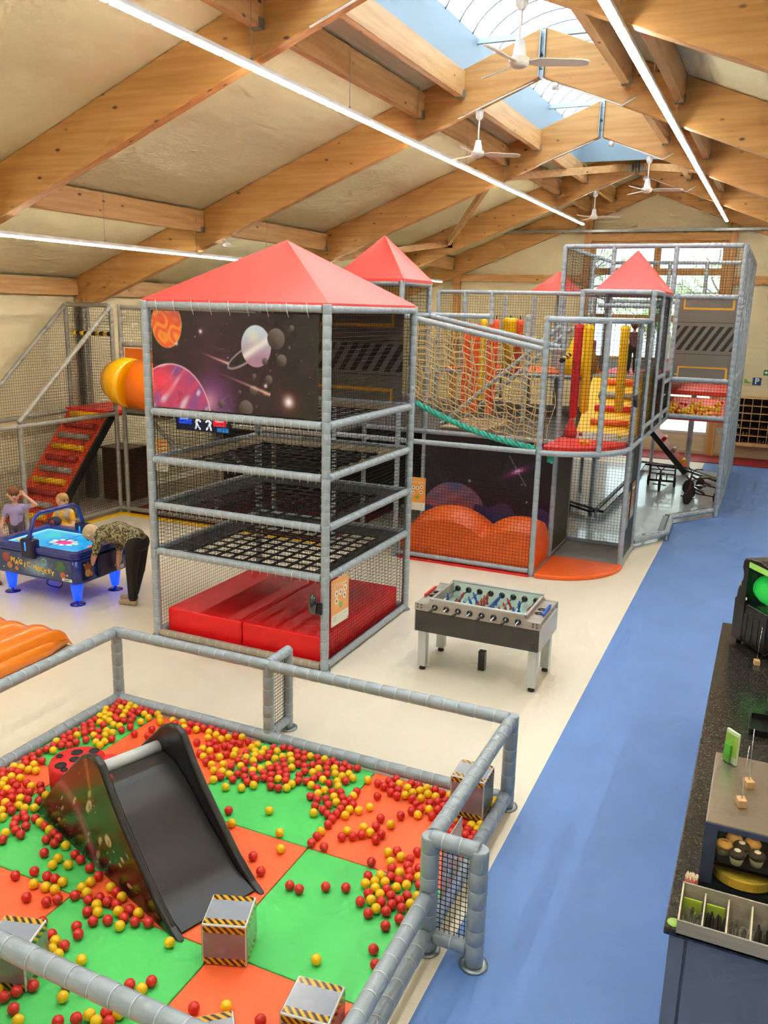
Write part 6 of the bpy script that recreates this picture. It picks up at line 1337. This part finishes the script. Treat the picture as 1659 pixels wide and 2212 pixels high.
def muffin(x, y, dark, label):
    m = empty('muffin', (x, y, CT+0.155), 0, label, 'muffin', 'muffins on the glass shelf')
    MB().lathe([(0.028, 0), (0.030, 0.004), (0.042, 0.055)], (0, 0, 0), 14).build('paper_cup', mat('cup_paper', '#8d8f86' if dark else '#b7ac8c', .7), m)
    MB().ball((0, 0, 0.058), 0.046, 14, 9, (1, 1, .55)).build('crown', mat('muffin_choc', '#3a2a20', .8, bump=(60, .4)) if dark else mat('muffin_gold', '#d9a052', .7, bump=(50, .3)), m)
    if dark: MB().ball((0, 0, 0.078), 0.02, 8, 5, (1, 1, .5)).build('cream_dot', mat('cream', '#e8dcc0', .7), m)
    else: MB().ball((0.005, 0, 0.08), 0.016, 8, 5, (1.3, .6, .35)).build('split', mat('jam', '#8a5a2a', .5), m)
for x, y, d, l in ((0.055, 4.575, 0, 'golden muffin with a pale top at the shelf side'), (0.105, 4.66, 0, 'golden split muffin at the back of the shelf'), (0.145, 4.60, 1, 'crumble muffin in the middle of the six'), (0.20, 4.655, 0, 'golden muffin with a hollow top beside the crumble one'), (0.125, 4.515, 1, 'chocolate muffin with a cream centre at the front'), (0.225, 4.545, 1, 'chocolate muffin with pale crumbs at the front corner')): muffin(x, y, d, l)
MB().prism([(0.03, 0)]+[(0.17+0.16*math.cos(a), 0.0-0.13*math.sin(a)) for a in [PI-PI*i/16 for i in range(17)]], lambda a, b, d: (a, 4.58+b, CT+0.042+d), 0, 0.05).build('yellow_cake', mat('cake_yellow', '#e0b43c', .6, bump=(20, .2)), label='half yellow cake on the lower tray of the display', category='cake')
# cutlery box
cbx = empty('cutlery_box', (0.22, 4.10, CT), label='grey wooden cutlery box with compartments at the counter end', cat='cutlery box')
gw = wood('box_grey_wood', '#8f8878', '#b5ad9c', 0, False); ew = mat('box_edge', '#d8cdb2', .6)
MB().box(-0.34, 0.34, -0.10, -0.09, 0, 0.085).build('front_board', gw, cbx); MB().box(-0.34, 0.34, 0.09, 0.10, 0, 0.175).build('back_board', gw, cbx); MB().box(-0.34, 0.34, -0.1, 0.1, 0, 0.01).build('bottom_board', gw, cbx)
for k in range(6):
    x = -0.335+k*0.112; MB().prism([(-0.095, 0.01), (0.095, 0.01), (0.095, 0.175 if k in (0,) else 0.15), (-0.095, 0.088)], lambda a, b, d, x=x: (x+d, a, b), -0.004, 0.004).build('divider', ew, cbx)
nk = mat('napkin_lime', '#a9c43c', .8)
for k in (0, 1): MB().box(-0.325+k*0.112, -0.235+k*0.112, 0.05, 0.06, 0.01, 0.115).build('napkin', nk, None, label=('lime green napkin card in the compartment holding forks', 'lime green napkin card in the compartment holding knives')[k], category='napkin').location = (0.22, 4.10, CT)
kn = {'fork': MB().box(-0.004, 0.004, -0.001, 0.001, 0, 0.07).mesh('fork', chrome), 'knife': MB().prism([(-0.008, 0), (0.008, 0), (0.009, 0.08), (0.003, 0.1), (-0.006, 0.09)], lambda a, b, d: (a, d, b), -0.002, 0.002).mesh('knife', mat('steel_blade', '#6d6d6a', .3, metal=.8))}
mbf = MB().box(-0.003, 0.003, -0.001, 0.001, 0, 0.06)
for t in (-0.006, -0.002, 0.002, 0.006): mbf.box(t-0.0009, t+0.0009, -0.001, 0.001, 0.075, 0.10)
mbf.box(-0.0075, 0.0075, -0.001, 0.001, 0.06, 0.076); kn['fork'] = mbf.mesh('fork', chrome)
rnd = random.Random(2)
for c, nm in ((0, 'fork'), (1, 'knife'), (2, 'fork'), (3, 'knife')):
    for i in range(9):
        o = tag(place(nm, kn[nm]), f"{nm} standing on end in the {('first', 'second', 'third', 'fourth')[c]} compartment of the cutlery box", nm, 'cutlery standing in the box')
        o.location = (0.22-0.318+c*0.112+i*0.0108, 4.06+rnd.uniform(-.015, .04), CT+0.012); o.rotation_euler = (rnd.uniform(-.25, .1), rnd.uniform(-.08, .08), rnd.uniform(-.5, .5))
pot = empty('pick_pot', (-0.085, 4.40, CT), label='small round pot full of pale stirrers next to the cutlery box', cat='pot')
MB().lathe([(0.028, 0), (0.034, 0.004), (0.034, 0.075)], (0, 0, 0), 18).build('cup', mat('pot_red', '#b05a4a', .5), pot)
pk = MB(); rnd = random.Random(8)
for i in range(60): a = rnd.uniform(0, 6.28); q = 0.03*math.sqrt(rnd.random()); pk.path([(q*math.cos(a), q*math.sin(a), 0.02), (q*1.1*math.cos(a), q*1.1*math.sin(a), 0.085+rnd.uniform(0, .008))], 0.0028, 4)
pk.build('stirrers', mat('stirrer_wood', '#e0cfae', .7), pot, kind='stuff')
MB().lathe([(0.035, 0), (0.035, 0.002)], (0, 0, 0), 20).build('sticker', mat('sticker_lime', '#a8d06a', .5), label='pale green round sticker on the counter corner', category='sticker').location = (-0.135, 4.085, CT+0.001)
# slush machine: a waisted side column, bowl and lid above a vented base
sm = empty('slush_machine', (-0.08, 8.47, CT), -0.963, 'black slush ice machine with a clear bowl of green slush on the counter end', 'slush machine')
col = [(0, .05), (0, .44), (.02, .45), (.03, .53), (.05, .58), (.085, .64), (.09, .70), (.06, .76), (.07, .83), (.16, .86), (.16, .05)]
MB().prism(col, lambda a, b, d: (a, d, b), -0.01, 0.34).build('side_column', black_plastic, sm, bevel=0.006)
MB().box(0.02, 0.50, 0, 0.34, 0.05, 0.43).build('base_box', black_plastic, sm, bevel=0.015, seg=3)
MB().prism([(.07, .77), (.50, .77), (.50, .85), (.3, .88), (.07, .85)], lambda a, b, d: (a, d, b), -0.005, 0.34).build('lid', black_plastic, sm, bevel=0.012, seg=3)
MB().box(0.10, 0.48, 0.015, 0.31, 0.44, 0.765).build('bowl', pane_mat, sm, bevel=0.02, seg=3)
MB().lathe([(0.02, -0.15), (0.11, -0.14), (0.135, -0.05), (0.135, 0.14), (0.02, 0.16)], (0.30, 0.165, 0.585), 22, 'X').build('slush', mat('slush_green', '#1fc24a', .25, emit=('#18b040', .35)), sm)
MB().box(0.16, 0.46, -0.012, -0.004, 0.785, 0.835).build('brand_strip', mat('strip_lime', '#8fcf5a', .4, emit=('#9ad860', .15)), sm)
for k in range(3): MB().box(0.15+k*0.09, 0.215+k*0.09, -0.004, 0.002, 0.10, 0.34).build('vent_slot', mat('vent_dark', '#1e2022', .5), sm)
MB().ball((0.15, -0.002, 0.475), 0.03, 12, 8, (1, .15, .62)).build('badge', white_paint, sm)
text_mesh('maker_letter', 'H', 0.05, basis((0.065, -0.013, 0.585), (1, 0, 0), (0, 0, 1)), mat('letter_gold', '#d9c48a', .4), sm, 0.001)
for sx in (0.05, 0.45):
    for sy in (0.05, 0.29): MB().lathe([(0.025, 0), (0.02, 0.05)], (sx, sy, 0), 10).build('foot', black_plastic, sm)
# drip tray, leaflet stand, wooden sign blocks
tr = MB(); O_ = rrect(0.17, 0.16, 0.03, 4); I_ = rrect(0.155, 0.145, 0.025, 4); n = len(O_)
tr.add([(*p, 0) for p in O_]+[(*p, 0.05) for p in O_]+[(*p, 0.05) for p in I_]+[(*p, 0.01) for p in I_], [q for i in range(n) for q in ((i, (i+1) % n, n+(i+1) % n, n+i), (n+i, n+(i+1) % n, 2*n+(i+1) % n, 2*n+i), (2*n+i, 2*n+(i+1) % n, 3*n+(i+1) % n, 3*n+i))]); tr.add([(*p, 0.01) for p in I_], [tuple(range(n))])
o = tr.build('serving_tray', black_plastic, label='black serving tray with raised rim on the counter', category='tray'); o.location = (0.31, 6.62, CT)
def blockstand(x, y, z, rz, label, wire=0.34):
    e = empty('sign_block', (x, y, z), rz, label, 'sign holder', 'wooden block sign holders')
    MB().box(-0.024, 0.024, -0.03, 0.03, 0, 0.045).build('block', birch, e, bevel=0.003)
    MB().path([(0, 0, 0.04), (0.006, 0.02, wire*0.6), (0.02, 0.05, wire)], 0.0022, 5).build('wire', chrome, e)
    MB().box(-0.001, 0.001, -0.02, 0.05, 0.05, 0.16).build('card_sleeve', pane_mat, e)
blockstand(0.115, 4.70, CT+0.40, 0.3, 'wooden block sign holder on the steel top of the cake display, front one'); blockstand(0.145, 4.93, CT+0.40, 0.5, 'wooden block sign holder on the steel top of the cake display, rear one'); blockstand(0.165, 7.93, CT, 0.2, 'wooden block sign holder on the granite near the slush machine')
lf = empty('leaflet_stand', (0.03, 5.17, CT+0.40), -0.8, 'clear stand with green leaflets on the cake display top', 'leaflet stand')
MB().box(-0.052, 0.052, -0.02, 0.02, 0, 0.004).box(-0.052, 0.052, 0.016, 0.02, 0, 0.14).box(-0.052, 0.052, -0.02, -0.017, 0, 0.06).build('holder', pane_mat, lf)
MB().box(-0.05, 0.05, 0.0, 0.015, 0.006, 0.21).build('leaflet', mat('leaflet_paper', '#d6e6c4', .5), lf); MB().box(-0.05, 0.05, -0.0015, 0.0, 0.05, 0.19).build('leaflet_cover', mat('leaflet_lime', '#8cc04a', .5), lf); MB().box(-0.04, 0.01, -0.015, -0.004, 0.006, 0.12).build('leaflet', mat('leaflet_green', '#52b43c', .5), lf)
cg = MB().box(0, 0.16, 0, 0.01, 0, 0.24).build('menu_frame', pane_mat, label='clear acrylic menu frame behind the serving tray', category='menu frame'); cg.location = (0.25, 6.95, CT)
MB().box(0.005, 0.155, 0.004, 0.006, 0.005, 0.235).build('sheet', mat('menu_sheet', '#5c6a52', .5), cg)
